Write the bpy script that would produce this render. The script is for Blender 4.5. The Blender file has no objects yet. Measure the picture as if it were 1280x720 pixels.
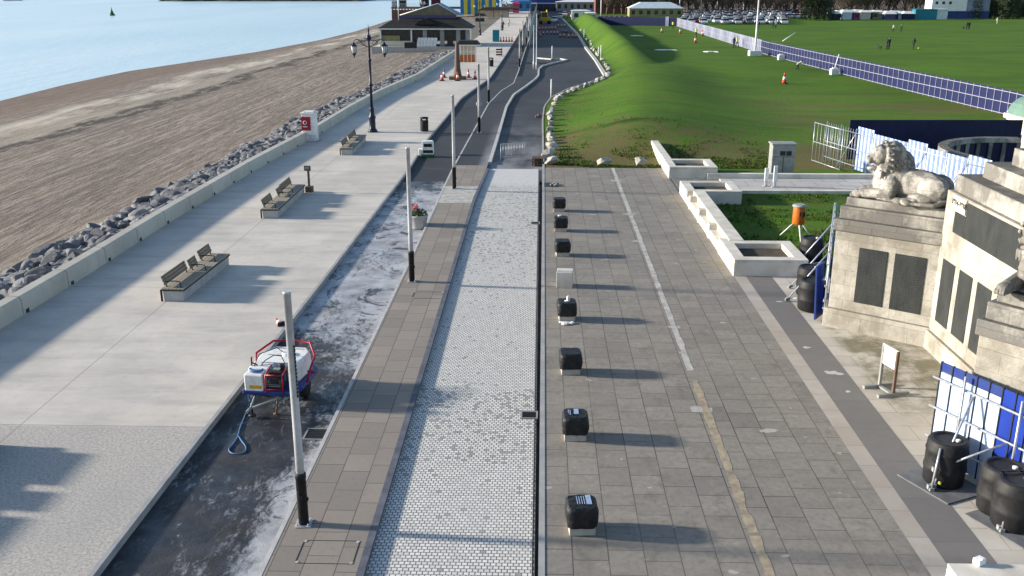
import bpy, bmesh, math, random
from mathutils import Vector, Matrix, noise
R = math.radians
rnd = random.Random(11)
S = bpy.context.scene
COL = S.collection

# ------------------------------------------------------------------ camera (metres; +Y runs along the road)
F, HC = 1200.0, 10.0
TH = math.atan(380 / F)
PSI = math.atan(37 * math.cos(TH) / F)
_f = Vector((-math.sin(PSI) * math.cos(TH), math.cos(PSI) * math.cos(TH), -math.sin(TH)))
_r = Vector((math.cos(PSI), math.sin(PSI), 0))
_u = _r.cross(_f)

def G(px, py, z=0.0):
    d = _f + _r * ((px - 640) / F) + _u * (-(py - 360) / F)
    t = (z - HC) / d.z
    return Vector((d.x * t, d.y * t, z))

def PX(p):
    q = Vector(p) - Vector((0, 0, HC))
    w = q.dot(_f)
    return 640 + F * q.dot(_r) / w, 360 - F * q.dot(_u) / w

cd = bpy.data.cameras.new("camera")
cd.sensor_width = 36
cd.lens = 36 * F / 1280
cd.clip_end = 9000
cam = bpy.data.objects.new("camera", cd)
cam.location = (0, 0, HC)
cam.rotation_euler = (math.pi / 2 - TH, 0, PSI)
COL.objects.link(cam)
S.camera = cam

# ------------------------------------------------------------------ light
EL = R(15)
AZ = Vector((-1, 0.09, 0)).normalized()          # towards the sun, low over the sea
world = bpy.data.worlds.new("World")
S.world = world
world.use_nodes = True
wn = world.node_tree
bg = wn.nodes["Background"]
sky = wn.nodes.new("ShaderNodeTexSky")
sky.sky_type = 'NISHITA'
sky.sun_disc = False
sky.sun_elevation = EL
sky.sun_rotation = math.atan2(AZ.x, AZ.y)
sky.air_density = 1.0
sky.dust_density = 0.8
sky.ozone_density = 2.0
wn.links.new(sky.outputs[0], bg.inputs[0])
bg.inputs[1].default_value = 0.12
sd = bpy.data.lights.new("sun", 'SUN')
sd.energy = 5.0
sd.angle = R(3.0)
sd.color = (1, 0.92, 0.8)
sun = bpy.data.objects.new("sun", sd)
sun.rotation_euler = (-Vector((AZ.x * math.cos(EL), AZ.y * math.cos(EL), math.sin(EL)))).to_track_quat('-Z', 'Y').to_euler()
sun.location = (-40, 10, 40)
COL.objects.link(sun)
S.view_settings.view_transform = 'Standard'
S.view_settings.look = 'None'
S.view_settings.exposure = 0.9
S.view_settings.gamma = 1
S.render.engine = 'CYCLES'
S.cycles.use_denoising = True
S.cycles.max_bounces = 5

# ------------------------------------------------------------------ materials
class NT:
    def __init__(s, name):
        s.m = bpy.data.materials.new(name)
        s.m.use_nodes = True
        s.t = s.m.node_tree
        s.b = s.t.nodes["Principled BSDF"]
        s.co = s.n("ShaderNodeTexCoord").outputs["Object"]
    def n(s, typ, **k):
        x = s.t.nodes.new(typ)
        for a, v in k.items(): setattr(x, a, v)
        return x
    def L(s, a, b): s.t.links.new(a, b)
    def put(s, sock, v):
        if isinstance(v, bpy.types.NodeSocket): s.L(v, sock)
        elif isinstance(v, tuple) and len(v) == 3 and sock.type == 'RGBA': sock.default_value = (*v, 1)
        else: sock.default_value = v
    def mapv(s, scale=(1, 1, 1), rot=(0, 0, 0), loc=(0, 0, 0), src=None):
        x = s.n("ShaderNodeMapping")
        s.L(src or s.co, x.inputs[0])
        x.inputs[1].default_value = loc; x.inputs[2].default_value = rot; x.inputs[3].default_value = scale
        return x.outputs[0]
    def noise(s, scale, detail=4, rough=0.55, stretch=(1, 1, 1), dist=0, src=None, loc=(0, 0, 0)):
        x = s.n("ShaderNodeTexNoise")
        s.L(s.mapv(stretch, loc=loc, src=src), x.inputs["Vector"])
        x.inputs["Scale"].default_value = scale; x.inputs["Detail"].default_value = detail
        x.inputs["Roughness"].default_value = rough; x.inputs["Distortion"].default_value = dist
        return x.outputs[0]
    def ramp(s, v, a, b, ca=0.0, cb=1.0):
        x = s.n("ShaderNodeMapRange")
        s.put(x.inputs[0], v)
        for i, q in zip((1, 2, 3, 4), (a, b, ca, cb)): x.inputs[i].default_value = q
        return x.outputs[0]
    def mix(s, f, a, b, mode='MIX'):
        x = s.n("ShaderNodeMix", data_type='RGBA', blend_type=mode)
        s.put(x.inputs[0], f); s.put(x.inputs[6], a); s.put(x.inputs[7], b)
        return x.outputs[2]
    def math(s, op, a, b=0.0):
        x = s.n("ShaderNodeMath", operation=op)
        s.put(x.inputs[0], a); s.put(x.inputs[1], b)
        return x.outputs[0]
    def xyz(s, src=None):
        x = s.n("ShaderNodeSeparateXYZ"); s.L(src or s.co, x.inputs[0]); return x.outputs
    def band(s, v, a, b, soft):                       # 1 inside a..b
        return s.math('MULTIPLY', s.ramp(v, a - soft, a + soft), s.ramp(v, b - soft, b + soft, 1, 0))
    def bump(s, h, strength=0.3, dist=0.02):
        x = s.n("ShaderNodeBump")
        x.inputs["Strength"].default_value = strength; x.inputs["Distance"].default_value = dist
        s.L(h, x.inputs["Height"]); s.L(x.outputs[0], s.b.inputs["Normal"])
    def done(s, col, rough=0.8, spec=0.3, metal=0.0):
        s.put(s.b.inputs["Base Color"], col); s.put(s.b.inputs["Roughness"], rough)
        s.b.inputs["Specular IOR Level"].default_value = spec; s.b.inputs["Metallic"].default_value = metal
        return s.m

def M(name, c1, c2=None, rough=0.7, scale=4, bump=0.0, bscale=30, metal=0.0, spec=0.3, stretch=(1, 1, 1), lo=0.35, hi=0.65, bd=0.01):
    t = NT(name)
    col = c1
    if c2 is None: c2 = tuple(c * 0.82 for c in c1)
    col = t.mix(t.ramp(t.noise(scale, 6, 0.6, stretch), lo, hi), c1, c2)
    if bump: t.bump(t.noise(bscale, 5, 0.6, stretch), bump, bd)
    return t.done(col, rough, spec, metal)

def g(v, w=0.0): return (v * (1 + w), v, v * (1 - w))
MT = {}
MT['black'] = M("black_plastic", (.012, .013, .016), (.03, .03, .034), .45, 8)
MT['bin_black'] = M("bin_black", (.01, .01, .011), (.022, .022, .024), .6, 8)
MT['wrap'] = M("black_wrap", (.009, .0095, .012), (.03, .03, .032), .5, 5, 1.0, 7, bd=.04, lo=.45, hi=.8)
MT['iron'] = M("painted_iron", (.008, .012, .03), (.015, .02, .045), .4, 6)
MT['steel'] = M("galvanised_steel", (.52, .53, .55), (.42, .43, .45), .42, 9, metal=.2)
MT['scaf'] = M("scaffold_tube", (.5, .52, .56), (.34, .36, .4), .4, 14, metal=.5)
MT['white'] = M("white_paint", (.78, .79, .8), (.66, .67, .68), .5, 3)
MT['whiteplastic'] = M("white_plastic", (.78, .77, .75), (.5, .475, .44), .4, 3.5, lo=.45, hi=.8)
MT['red'] = M("red_paint", (.34, .012, .03), (.25, .01, .025), .4, 6)
MT['blue'] = M("blue_paint", (.012, .035, .22), (.03, .05, .15), .4, 6)
MT['hose'] = M("blue_hose", (.08, .2, .42), None, .45, 6)
MT['orange'] = M("orange_paint", (.55, .15, .015), (.42, .1, .012), .5, 8)
MT['cone'] = M("cone_orange", (.62, .07, .03), (.5, .05, .025), .5, 8)
MT['yellow'] = M("machine_yellow", (.62, .36, .02), (.45, .26, .02), .5, 3)
MT['teal'] = M("teal_plastic", (.02, .22, .3), None, .5, 3)
MT['wood'] = M("seat_timber", (.36, .31, .24), (.22, .19, .15), .75, 3, .3, 20, stretch=(12, 1, 12))
MT['woodback'] = M("back_timber", (.2, .17, .13), (.13, .11, .085), .75, 3, .3, 20, stretch=(12, 1, 12))
MT['brown'] = M("brown_timber", (.15, .1, .075), (.1, .068, .052), .8, 4)
MT['conc'] = M("bench_concrete", g(.42, .03), g(.33, .03), .85, 3, .2, 40)
MT['glass'] = M("dark_glass", (.015, .018, .022), (.03, .034, .04), .12, 2, spec=.6)
MT['tyre'] = M("tyre_rubber", (.012, .012, .012), (.02, .02, .02), .8, 8)
MT['grey'] = M("grey_cabinet", (.3, .31, .3), (.22, .23, .22), .55, 3)
MT['skin'] = M("skin", (.45, .27, .2), None, .6, 6)
MT['dark_cloth'] = M("dark_clothes", (.02, .022, .03), (.035, .035, .04), .9, 8)
MT['pale_cloth'] = M("pale_clothes", (.45, .42, .36), (.3, .3, .28), .9, 8)
MT['hivis'] = M("hi_vis_clothes", (.6, .6, .08), (.5, .5, .1), .8, 8)
MT['hair'] = M("hair", (.03, .02, .015), None, .8, 20)
MT['soil'] = M("planter_soil", (.05, .04, .03), (.09, .075, .05), .95, 6, .8, 20, bd=.03)
MT['bark'] = M("bark", (.09, .07, .055), (.14, .11, .09), .9, 6)
MT['twig'] = M("bare_twigs", (.11, .085, .07), (.19, .145, .12), .9, .35)
MT['twig2'] = M("bare_twigs_pale", (.16, .13, .105), (.1, .08, .065), .9, .35)
MT['ever'] = M("evergreen_leaf", (.02, .035, .018), (.045, .065, .03), .8, .6)
MT['rooftile'] = M("slate_roof", (.017, .015, .014), (.03, .027, .024), .75, 1.2, .4, 5, bd=.05)
MT['bandpurple'] = M("purple_fascia", (.08, .07, .17), None, .6, 2)
MT['gable'] = M("felt_gable", (.17, .155, .115), (.13, .12, .09), .85, 1)
MT['roofblue'] = M("blue_roof", (.05, .17, .36), None, .5, 1)
MT['brick'] = M("red_brick", (.17, .075, .06), (.11, .055, .045), .9, 2)
MT['cream'] = M("cream_render", (.6, .55, .45), (.48, .44, .36), .85, 1)
MT['copper'] = M("green_copper", (.13, .22, .18), (.1, .17, .15), .7, 2)
MT['foil'] = M("pale_sheet", (.62, .7, .74), (.5, .58, .62), .5, 1)
MT['navy'] = M("navy_hoarding", (.006, .011, .05), (.01, .016, .07), .5, 1.5)
MT['hoard'] = M("blue_hoarding", (.008, .012, .058), (.011, .017, .078), .5, .6)
MT['hoardw'] = M("white_hoarding", (.26, .285, .38), (.17, .19, .28), .5, .5)
MT['lilac'] = M("frame_tube", (.36, .36, .42), (.3, .3, .37), .5, 4)
MT['sheetw'] = M("translucent_sheet", (.5, .58, .74), (.33, .44, .68), .4, 1.6)
MT['sheetb'] = M("deep_blue_sheet", (.012, .04, .3), (.01, .03, .22), .35, 2)
MT['pink'] = M("magenta_canvas", (.6, .06, .22), None, .6, 2)
MT['flower'] = M("red_flowers", (.4, .04, .07), (.5, .2, .22), .8, 20)
MT['leaf'] = M("plant_leaf", (.05, .09, .03), (.09, .12, .05), .8, 12)
MT['rub'] = M("rubble", g(.3), g(.16), .9, 12)

# stone of the memorial: Portland stone, grey weathering in blotches and streaks, darker on upward faces
def stone(name, c, dirt_shade, amount, soft=.16):
    t = NT(name)
    n1 = t.ramp(t.noise(.9, 6, .65), amount, amount + soft)
    st = t.ramp(t.noise(2.2, 5, .6, (2.2, 2.2, .35)), .5, .68)
    fine = t.noise(9, 6, .7)
    x = t.mix(t.ramp(fine, .3, .75), c, tuple(v * .78 for v in c))
    nz = t.xyz(t.n("ShaderNodeNewGeometry").outputs["Normal"])[2]
    up = t.ramp(nz, .5, .95)
    x = t.mix(t.math('MULTIPLY', n1, .75), x, dirt_shade)
    x = t.mix(t.math('MULTIPLY', st, .4), x, tuple(v * 1.3 for v in dirt_shade))
    x = t.mix(t.math('MULTIPLY', up, t.ramp(t.noise(3, 5, .6), .35, .6, .6, 1.0)), x, dirt_shade)
    v = t.xyz()
    cx = t.n("ShaderNodeCombineXYZ")
    t.L(t.math('SUBTRACT', t.math('MULTIPLY', v[0], .3), v[1]), cx.inputs[0]); t.L(v[2], cx.inputs[1])
    b = t.n("ShaderNodeTexBrick"); t.L(cx.outputs[0], b.inputs["Vector"])
    for k_, q_ in (("Scale", 1), ("Mortar Size", .006), ("Mortar Smooth", .4), ("Brick Width", 1.15), ("Row Height", .46)): b.inputs[k_].default_value = q_
    b.inputs["Color1"].default_value = (1, 1, 1, 1); b.inputs["Color2"].default_value = (.8, .79, .77, 1); b.inputs["Mortar"].default_value = (.42, .4, .36, 1)
    x = t.mix(t.math('MULTIPLY', t.math('SUBTRACT', 1.0, up), .8), x, t.mix(1.0, x, b.outputs["Color"], 'MULTIPLY'))
    t.bump(t.noise(14, 6, .7), .5, .03)
    return t.done(x, .9, .2)
MT['stone'] = stone("portland_stone_upper", (.45, .43, .39), (.1, .096, .09), .4)
MT['stonew'] = stone("portland_stone_wall", (.48, .455, .4), (.22, .2, .165), .47)
MT['lion'] = stone("lion_stone", (.5, .47, .42), (.12, .115, .105), .46, .05)  # weathering in harder patches, also painting in the shade contrast of the carving

def planter_stone():
    t = NT("pale_wall_stone")
    x = t.mix(t.ramp(t.noise(1.4, 6, .6), .38, .66), (.66, .62, .54), (.5, .46, .39))
    x = t.mix(t.ramp(t.noise(5, 6, .7), .62, .75, 0, .5), x, (.3, .27, .2))
    t.bump(t.noise(25, 4), .2, .01)
    return t.done(x, .85, .25)
MT['pstone'] = planter_stone()

def bronze():
    t = NT("bronze_plaque")
    v = t.xyz()
    rows = t.math('SINE', t.math('MULTIPLY', v[2], 95.0))
    words = t.noise(26, 3, .6, (1, 1, .12))
    k = t.math('MULTIPLY', t.ramp(rows, .1, .5), t.ramp(words, .45, .55))
    x = t.mix(t.ramp(t.noise(2.5, 6, .6, (1, 1, .5)), .35, .7), (.022, .025, .027), (.04, .044, .043))
    x = t.mix(t.math('MULTIPLY', k, .35), x, (.06, .063, .06))
    t.bump(k, .35, .01)
    return t.done(x, .6, .25, .1)
MT['bronze'] = bronze()

def bricks(name, c1, c2, mortar, bw, rh, ms, rot90, extra=None, rough=.85, bias=0.0, off=.5, bump=.15, spec=.3):
    t = NT(name)
    v = t.mapv(rot=(0, 0, R(90)) if rot90 else (0, 0, 0))
    b = t.n("ShaderNodeTexBrick")
    t.L(v, b.inputs["Vector"])
    b.offset = off; b.squash = 1
    b.inputs["Scale"].default_value = 1
    b.inputs["Mortar Size"].default_value = ms; b.inputs["Mortar Smooth"].default_value = .3
    b.inputs["Brick Width"].default_value = bw; b.inputs["Row Height"].default_value = rh
    b.inputs["Bias"].default_value = bias
    t.put(b.inputs["Color1"], c1); t.put(b.inputs["Color2"], c2); t.put(b.inputs["Mortar"], mortar)
    x = b.outputs["Color"]
    if extra: x = extra(t, x, b)
    if bump: t.bump(t.math('ADD', t.math('MULTIPLY', b.outputs["Fac"], -1.0), t.math('MULTIPLY', t.noise(40, 3), .3)), bump, .006)
    return t.done(x, rough, spec)

def splash(t, scale, rare, size):
    vo = t.n("ShaderNodeTexVoronoi")
    wob = t.n("ShaderNodeVectorMath", operation='ADD')
    nz = t.n("ShaderNodeTexNoise"); t.L(t.co, nz.inputs["Vector"]); nz.inputs["Scale"].default_value = 3.2; nz.inputs["Detail"].default_value = 4
    sc = t.n("ShaderNodeVectorMath", operation='SCALE'); t.L(nz.outputs["Color"], sc.inputs[0]); sc.inputs["Scale"].default_value = .45
    t.L(t.mapv((.8, 1.5, 1)), wob.inputs[0]); t.L(sc.outputs[0], wob.inputs[1]); t.L(wob.outputs[0], vo.inputs["Vector"])
    vo.inputs["Scale"].default_value = scale
    s3 = t.n("ShaderNodeSeparateColor"); t.L(vo.outputs["Color"], s3.inputs[0])
    on = t.math('GREATER_THAN', s3.outputs[0], rare)
    sz = t.math('MULTIPLY', t.math('ADD', s3.outputs[1], .2), size)
    return t.math('MULTIPLY', on, t.math('LESS_THAN', vo.outputs["Distance"], sz))
def ex_plaza(t, x, b):
    v = t.xyz()
    x = t.mix(t.ramp(t.noise(.35, 5, .6), .35, .7, 0, .5), x, (.31, .275, .23))
    x = t.mix(t.ramp(t.noise(.9, 5, .6, (.5, 2.2, 1)), .5, .72, 0, .38), x, (.14, .125, .11))
    x = t.mix(t.ramp(t.noise(7, 6, .75), .46, .72, 0, .55), x, (.12, .105, .088))
    x = t.mix(t.ramp(t.noise(1.6, 6, .75, (1, .6, 1), loc=(4, 8, 0)), .54, .68, 0, .5), x, (.105, .098, .075))
    x = t.mix(t.ramp(t.noise(2.4, 6, .75, loc=(9, 3, 0)), .56, .7, 0, .45), x, (.36, .33, .285))
    # dried mortar splashes and lifted-film patches
    x = t.mix(t.math('MULTIPLY', splash(t, .85, .86, .19), .6), x, (.5, .48, .45))
    x = t.mix(t.math('MULTIPLY', splash(t, 2.3, .86, .2), .6), x, (.46, .44, .42))
    gr = t.ramp(t.noise(.28, 3, .5, loc=(9, 4, 2)), .67, .74)
    x = t.mix(t.math('MULTIPLY', gr, .35), x, (.16, .16, .08))
    return x
MT['plaza'] = bricks("plaza_pavers", (.25, .229, .2), (.19, .175, .154), (.04, .037, .034), .8, .66, .0125, True, ex_plaza, off=.43)
def ex_foot(t, x, b):
    x = t.mix(t.ramp(t.noise(.5, 5, .6), .4, .7, 0, .5), x, (.2, .175, .155))
    return t.mix(t.ramp(t.noise(8, 6, .7), .5, .8, 0, .35), x, (.12, .11, .1))
MT['foot'] = bricks("footway_pavers", (.29, .25, .21), (.22, .192, .165), (.065, .058, .05), .8, .6, .010, True, ex_foot, off=.37)
def ex_sett(t, x, b):
    v = t.xyz()
    # single darker setts, most of them in two bands across the road
    w = t.n("ShaderNodeTexWhiteNoise", noise_dimensions='2D')
    sn = t.n("ShaderNodeVectorMath", operation='SNAP')
    odd = t.math('FLOORED_MODULO', t.math('FLOOR', t.math('DIVIDE', v[1], .1)), 2.0)
    cx = t.n("ShaderNodeCombineXYZ"); t.L(t.math('ADD', v[0], t.math('MULTIPLY', t.math('SUBTRACT', 1.0, odd), .0525)), cx.inputs[0]); t.L(v[1], cx.inputs[1])
    t.L(cx.outputs[0], sn.inputs[0]); sn.inputs[1].default_value = (.105, .1, 1)
    t.L(sn.outputs[0], w.inputs["Vector"])
    dens = t.math('ADD', t.math('MULTIPLY', t.band(v[1], 19.4, 23.4, 1.2), .24), t.math('MULTIPLY', t.band(v[1], 34, 50, 3), .2))
    dens = t.math('ADD', dens, .02)
    dens = t.math('MULTIPLY', dens, t.ramp(t.noise(2.2, 3, .5), .4, .56, .25, 1))
    k = t.math('LESS_THAN', w.outputs[0], dens)
    x = t.mix(t.math('MULTIPLY', k, .75), x, (.2, .2, .185))
    x = t.mix(t.ramp(t.noise(.4, 5, .6), .45, .75, 0, .3), x, (.5, .49, .47))
    # end band: paler, filmed over with joint sand
    x = t.mix(t.math('MULTIPLY', t.ramp(v[1], 49, 50.5), .6), x, (.55, .54, .53))
    return t.mix(t.ramp(t.noise(2.2, 5, .7), .55, .8, 0, .3), x, (.36, .35, .33))
MT['sett'] = bricks("granite_setts", (.72, .695, .64), (.57, .55, .51), (.11, .11, .11), .105, .1, .0115, False, ex_sett, off=.5, bump=.25)
def ex_band(t, x, b): return t.mix(t.ramp(t.noise(1.2, 5, .65), .38, .7, 0, .6), x, (.32, .27, .22))
MT['lband'] = bricks("pale_band_stone", (.44, .4, .35), (.36, .32, .275), (.16, .15, .13), .95, 5.0, .008, True, ex_band)
def ex_dband(t, x, b):
    p = splash(t, .9, .8, .22)
    return t.mix(t.math('MULTIPLY', p, .8), t.mix(t.ramp(t.noise(3, 5, .7), .4, .8, 0, .4), x, (.13, .125, .115)), (.55, .54, .52))
MT['dband'] = bricks("dark_band_stone", (.19, .178, .166), (.16, .15, .142), (.1, .095, .09), 1.6, 5.0, .006, True, ex_dband)
def ex_cream(t, x, b):
    x = t.mix(t.ramp(t.noise(.8, 5, .6), .4, .7, 0, .6), x, (.58, .53, .45))
    v = t.xyz()
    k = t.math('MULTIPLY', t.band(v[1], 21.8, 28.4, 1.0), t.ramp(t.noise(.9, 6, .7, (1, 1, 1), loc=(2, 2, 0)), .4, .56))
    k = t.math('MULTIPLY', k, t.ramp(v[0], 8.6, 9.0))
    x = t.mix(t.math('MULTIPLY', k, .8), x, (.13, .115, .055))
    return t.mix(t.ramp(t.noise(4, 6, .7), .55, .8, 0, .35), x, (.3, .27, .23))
MT['creamp'] = bricks("cream_flagstones", (.5, .46, .4), (.4, .36, .31), (.2, .18, .15), 1.1, .75, .012, False, ex_cream)
def ex_path(t, x, b): return t.mix(t.ramp(t.noise(.9, 6, .7, (.4, 2, 1)), .5, .7, 0, .6), x, (.25, .24, .23))
MT['path'] = bricks("path_flags", (.46, .44, .41), (.4, .38, .36), (.2, .19, .18), 1.2, 1.2, .02, False, ex_path)

def promenade():
    t = NT("promenade_concrete")
    v = t.xyz()
    n = t.noise(.16, 5, .6, (1.6, .8, 1))
    x = t.mix(t.ramp(n, .36, .66), (.58, .525, .455), (.43, .4, .36))
    x = t.mix(t.ramp(t.noise(.55, 5, .65, (.5, 2.4, 1)), .46, .66, 0, .6), x, (.35, .33, .305))
    x = t.mix(t.ramp(t.noise(.3, 6, .7, (1, 1, 1), loc=(7, 7, 0)), .48, .66, 0, .45), x, (.64, .59, .52))
    x = t.mix(t.ramp(t.noise(3.5, 6, .7), .52, .8, 0, .4), x, (.3, .28, .25))
    # nearest bay is exposed aggregate, not yet sealed
    agg = t.mix(t.ramp(t.noise(16, 3, .7), .35, .65), (.52, .475, .42), (.28, .265, .245))
    agg = t.mix(t.ramp(t.noise(.5, 5, .6), .4, .7, 0, .4), agg, (.32, .3, .29))
    edge = t.math('ADD', v[1], t.math('MULTIPLY', t.noise(2, 2), .06))
    near = t.math('MULTIPLY', t.ramp(edge, 20.42, 20.46, 1, 0), t.ramp(v[0], -16.3, -16.28))
    x = t.mix(near, x, agg)
    # sawn joints
    for yj in (20.45, 31.3, 42.2, 53, 64, 75, 86, 97, 108, 120):
        x = t.mix(t.math('MULTIPLY', t.band(v[1], yj - .02, yj + .02, .012), .6), x, (.15, .145, .14))
    for xj in (-12.3,):
        x = t.mix(t.math('MULTIPLY', t.band(v[0], xj - .018, xj + .018, .012), .55), x, (.17, .165, .16))
    h = t.math('ADD', t.math('MULTIPLY', t.noise(16, 3, .7), near), t.math('MULTIPLY', t.noise(30, 3), .15))
    t.bump(h, .35, .01)
    return t.done(x, .8, .3)
MT['prom'] = promenade()

def dusty():
    t = NT("dusty_asphalt")
    v = t.xyz()
    dark = t.mix(t.ramp(t.noise(2.2, 6, .7), .35, .7), (.01, .011, .014), (.045, .047, .058))
    dust = t.mix(t.ramp(t.noise(1.2, 6, .6), .35, .65), (.5, .5, .515), (.24, .245, .265))
    # cement dust lies thickest from 27 to 46 m out, thin streaks nearer
    th = t.math('ADD', t.ramp(v[1], 21.0, 31, .06, .34), t.ramp(v[1], 46, 51, 0, -.3))
    th = t.math('ADD', th, t.math('MULTIPLY', t.ramp(v[0], -5.75, -5.0), t.ramp(v[1], 15.5, 22, .36, .1)))
    f = t.math('ADD', t.math('MULTIPLY', t.noise(.5, 6, .68, (1, .7, 1), .6), .8), t.math('MULTIPLY', t.noise(1.7, 6, .72, (1.2, .6, 1), .9, loc=(5, 3, 1)), .42))
    f = t.math('ADD', f, th)
    f = t.math('ADD', f, t.math('MULTIPLY', t.math('SUBTRACT', t.noise(5.5, 6, .78, (1.3, .6, 1), .5), .5), .75))
    k = t.ramp(f, .72, .9)
    x = t.mix(t.math('MULTIPLY', k, .9), dark, dust)
    st = t.ramp(t.noise(3.2, 5, .7, (1, .35, 1), 1.2), .56, .74, 0, .5)
    x = t.mix(st, x, (.3, .3, .33))
    wet = t.math('MULTIPLY', t.ramp(t.noise(.6, 6, .78, (1, .7, 1), 1.6, loc=(8, 2, 0)), .53, .58), .88)
    x = t.mix(wet, x, (.02, .021, .025))
    t.bump(t.noise(22, 6, .7), .5, .02)
    return t.done(x, t.mix(t.ramp(t.noise(.8, 4, .6, loc=(2, 9, 0)), .4, .6), (.38,) * 3, (.75,) * 3), .45)
MT['dusty'] = dusty()

def tarmac():
    t = NT("new_tarmac")
    v = t.xyz()
    x = t.mix(t.ramp(t.noise(.22, 5, .6, (1, .4, 1)), .35, .7), (.026, .027, .032), (.045, .046, .054))
    x = t.mix(t.ramp(t.noise(.6, 5, .6, (.35, 1.6, 1)), .6, .74, 0, .3), x, (.16, .16, .175))
    x = t.mix(t.ramp(t.noise(14, 4, .7), .45, .75, 0, .3), x, (.07, .07, .075))
    # grit tracked off the setts
    k = t.math('MULTIPLY', t.band(v[0], -3.4, .1, .25), t.ramp(v[1], 54, 76, .75, 0))
    k = t.math('MULTIPLY', k, t.ramp(t.noise(.35, 5, .6, (1.2, .5, 1)), .34, .62))
    x = t.mix(k, x, (.36, .36, .38))
    t.bump(t.noise(30, 4), .3, .01)
    return t.done(x, .75, .3)
MT['tarmac'] = tarmac()

def grass(name, bare, scale=1.0):
    t = NT(name)
    v = t.xyz()
    x = t.mix(t.ramp(t.noise(.07, 5, .6, (1, 1.7, 1)), .36, .66), (.085, .185, .012), (.05, .122, .01))
    x = t.mix(t.ramp(t.noise(.35, 6, .65, (1, 2, 1)), .42, .7, 0, .6), x, (.125, .14, .026))
    x = t.mix(t.ramp(t.noise(.2, 6, .7, (.45, 2.2, 1), .8, loc=(4, 0, 0)), .5, .68, 0, .6), x, (.03, .075, .008))
    x = t.mix(t.ramp(t.noise(2.6, 5, .7), .4, .75, 0, .35), x, (.03, .07, .008))
    if bare:
        w = t.math('ADD', t.ramp(v[1], 55, 72, .38, 0), t.math('MULTIPLY', t.ramp(v[0], 8, 2), .12))
        k = t.ramp(t.math('ADD', t.noise(.28, 6, .65, (1.6, 1, 1), 1.0), w), .62, .82, 0, .75)
        w2 = t.math('MULTIPLY', t.band(v[1], 62, 92, 8), t.ramp(v[0], 14, 20))
        k2 = t.math('MULTIPLY', t.ramp(t.noise(.16, 6, .7, (.5, 2, 1), 1.2), .44, .62, 0, .6), w2)
        x = t.mix(t.math('MAXIMUM', k, k2), x, (.14, .1, .05))
    else:
        k = t.ramp(t.noise(.5, 5, .7, (1, 1, 1), 1), .5, .7, 0, .7)
        x = t.mix(k, x, (.1, .085, .04))
    t.bump(t.noise(7 * scale, 6, .75), .9, .12)
    return t.done(x, .9, .12)
MT['grass'] = grass("field_grass", True)
MT['lawn'] = grass("lawn_grass", False, 1.6)

def beach():
    t = NT("shingle_beach")
    v = t.xyz()
    x = t.mix(t.ramp(t.noise(.5, 6, .7, (1.4, .16, 1), .4), .36, .64), (.285, .235, .19), (.15, .123, .102))
    x = t.mix(t.ramp(t.noise(2.2, 6, .7, (1.2, .14, 1)), .48, .6, 0, .7), x, (.36, .315, .27))
    x = t.mix(t.ramp(t.noise(4.2, 5, .75, (1.2, .12, 1), loc=(3, 3, 0)), .47, .56, 0, .85), x, (.1, .08, .068))
    x = t.mix(t.ramp(t.noise(13, 5, .8, (1, .4, 1)), .48, .66, 0, .55), x, (.4, .355, .31))
    x = t.mix(t.ramp(t.noise(9, 4, .7), .4, .7, 0, .35), x, (.15, .125, .11))
    x = t.mix(t.ramp(t.noise(1.9, 3, .6, (1, .022, 1), loc=(1, 0, 5)), .5, .62, 0, .55), x, (.13, .105, .088))
    x = t.mix(t.ramp(t.noise(2.6, 3, .6, (1, .025, 1), loc=(6, 0, 2)), .54, .66, 0, .5), x, (.4, .345, .29))
    wob = t.math('ADD', v[0], t.math('MULTIPLY', t.noise(.05, 4, .6), 9.0))
    x = t.mix(t.math('MULTIPLY', t.band(wob, -42.5, -38.0, .8), t.ramp(t.noise(.3, 5, .65, (1, .25, 1)), .42, .6, 0, .85)), x, (.55, .5, .42))
    x = t.mix(t.math('MULTIPLY', t.band(wob, -37.6, -34.2, .9), .5), x, (.36, .33, .27))
    weed = t.math('MULTIPLY', t.band(wob, -35.2, -32.6, .5), t.ramp(t.noise(.9, 5, .75, (1, .3, 1)), .42, .5))
    x = t.mix(weed, x, (.07, .06, .055))
    x = t.mix(t.ramp(wob, -44, -48.5, 0, .7), x, (.16, .115, .09))
    t.bump(t.math('ADD', t.noise(2.2, 6, .75, (1.2, .14, 1)), t.math('MULTIPLY', t.noise(9, 5, .8, (1, .4, 1)), .6)), 1.0, .2)
    return t.done(x, .9, .2)
MT['beach'] = beach()

def sea():
    t = NT("sea_water")
    x = t.mix(t.ramp(t.noise(.012, 4, .5, (2.5, .5, 1)), .35, .65), (.52, .64, .71), (.42, .56, .66))
    h = t.math('ADD', t.noise(.55, 5, .6, (1, .35, 1)), t.math('MULTIPLY', t.noise(.09, 3, .5, (1, .4, 1)), 1.6))
    t.bump(h, .22, .5)
    return t.done(x, .3, .35)
MT['sea'] = sea()

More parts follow.
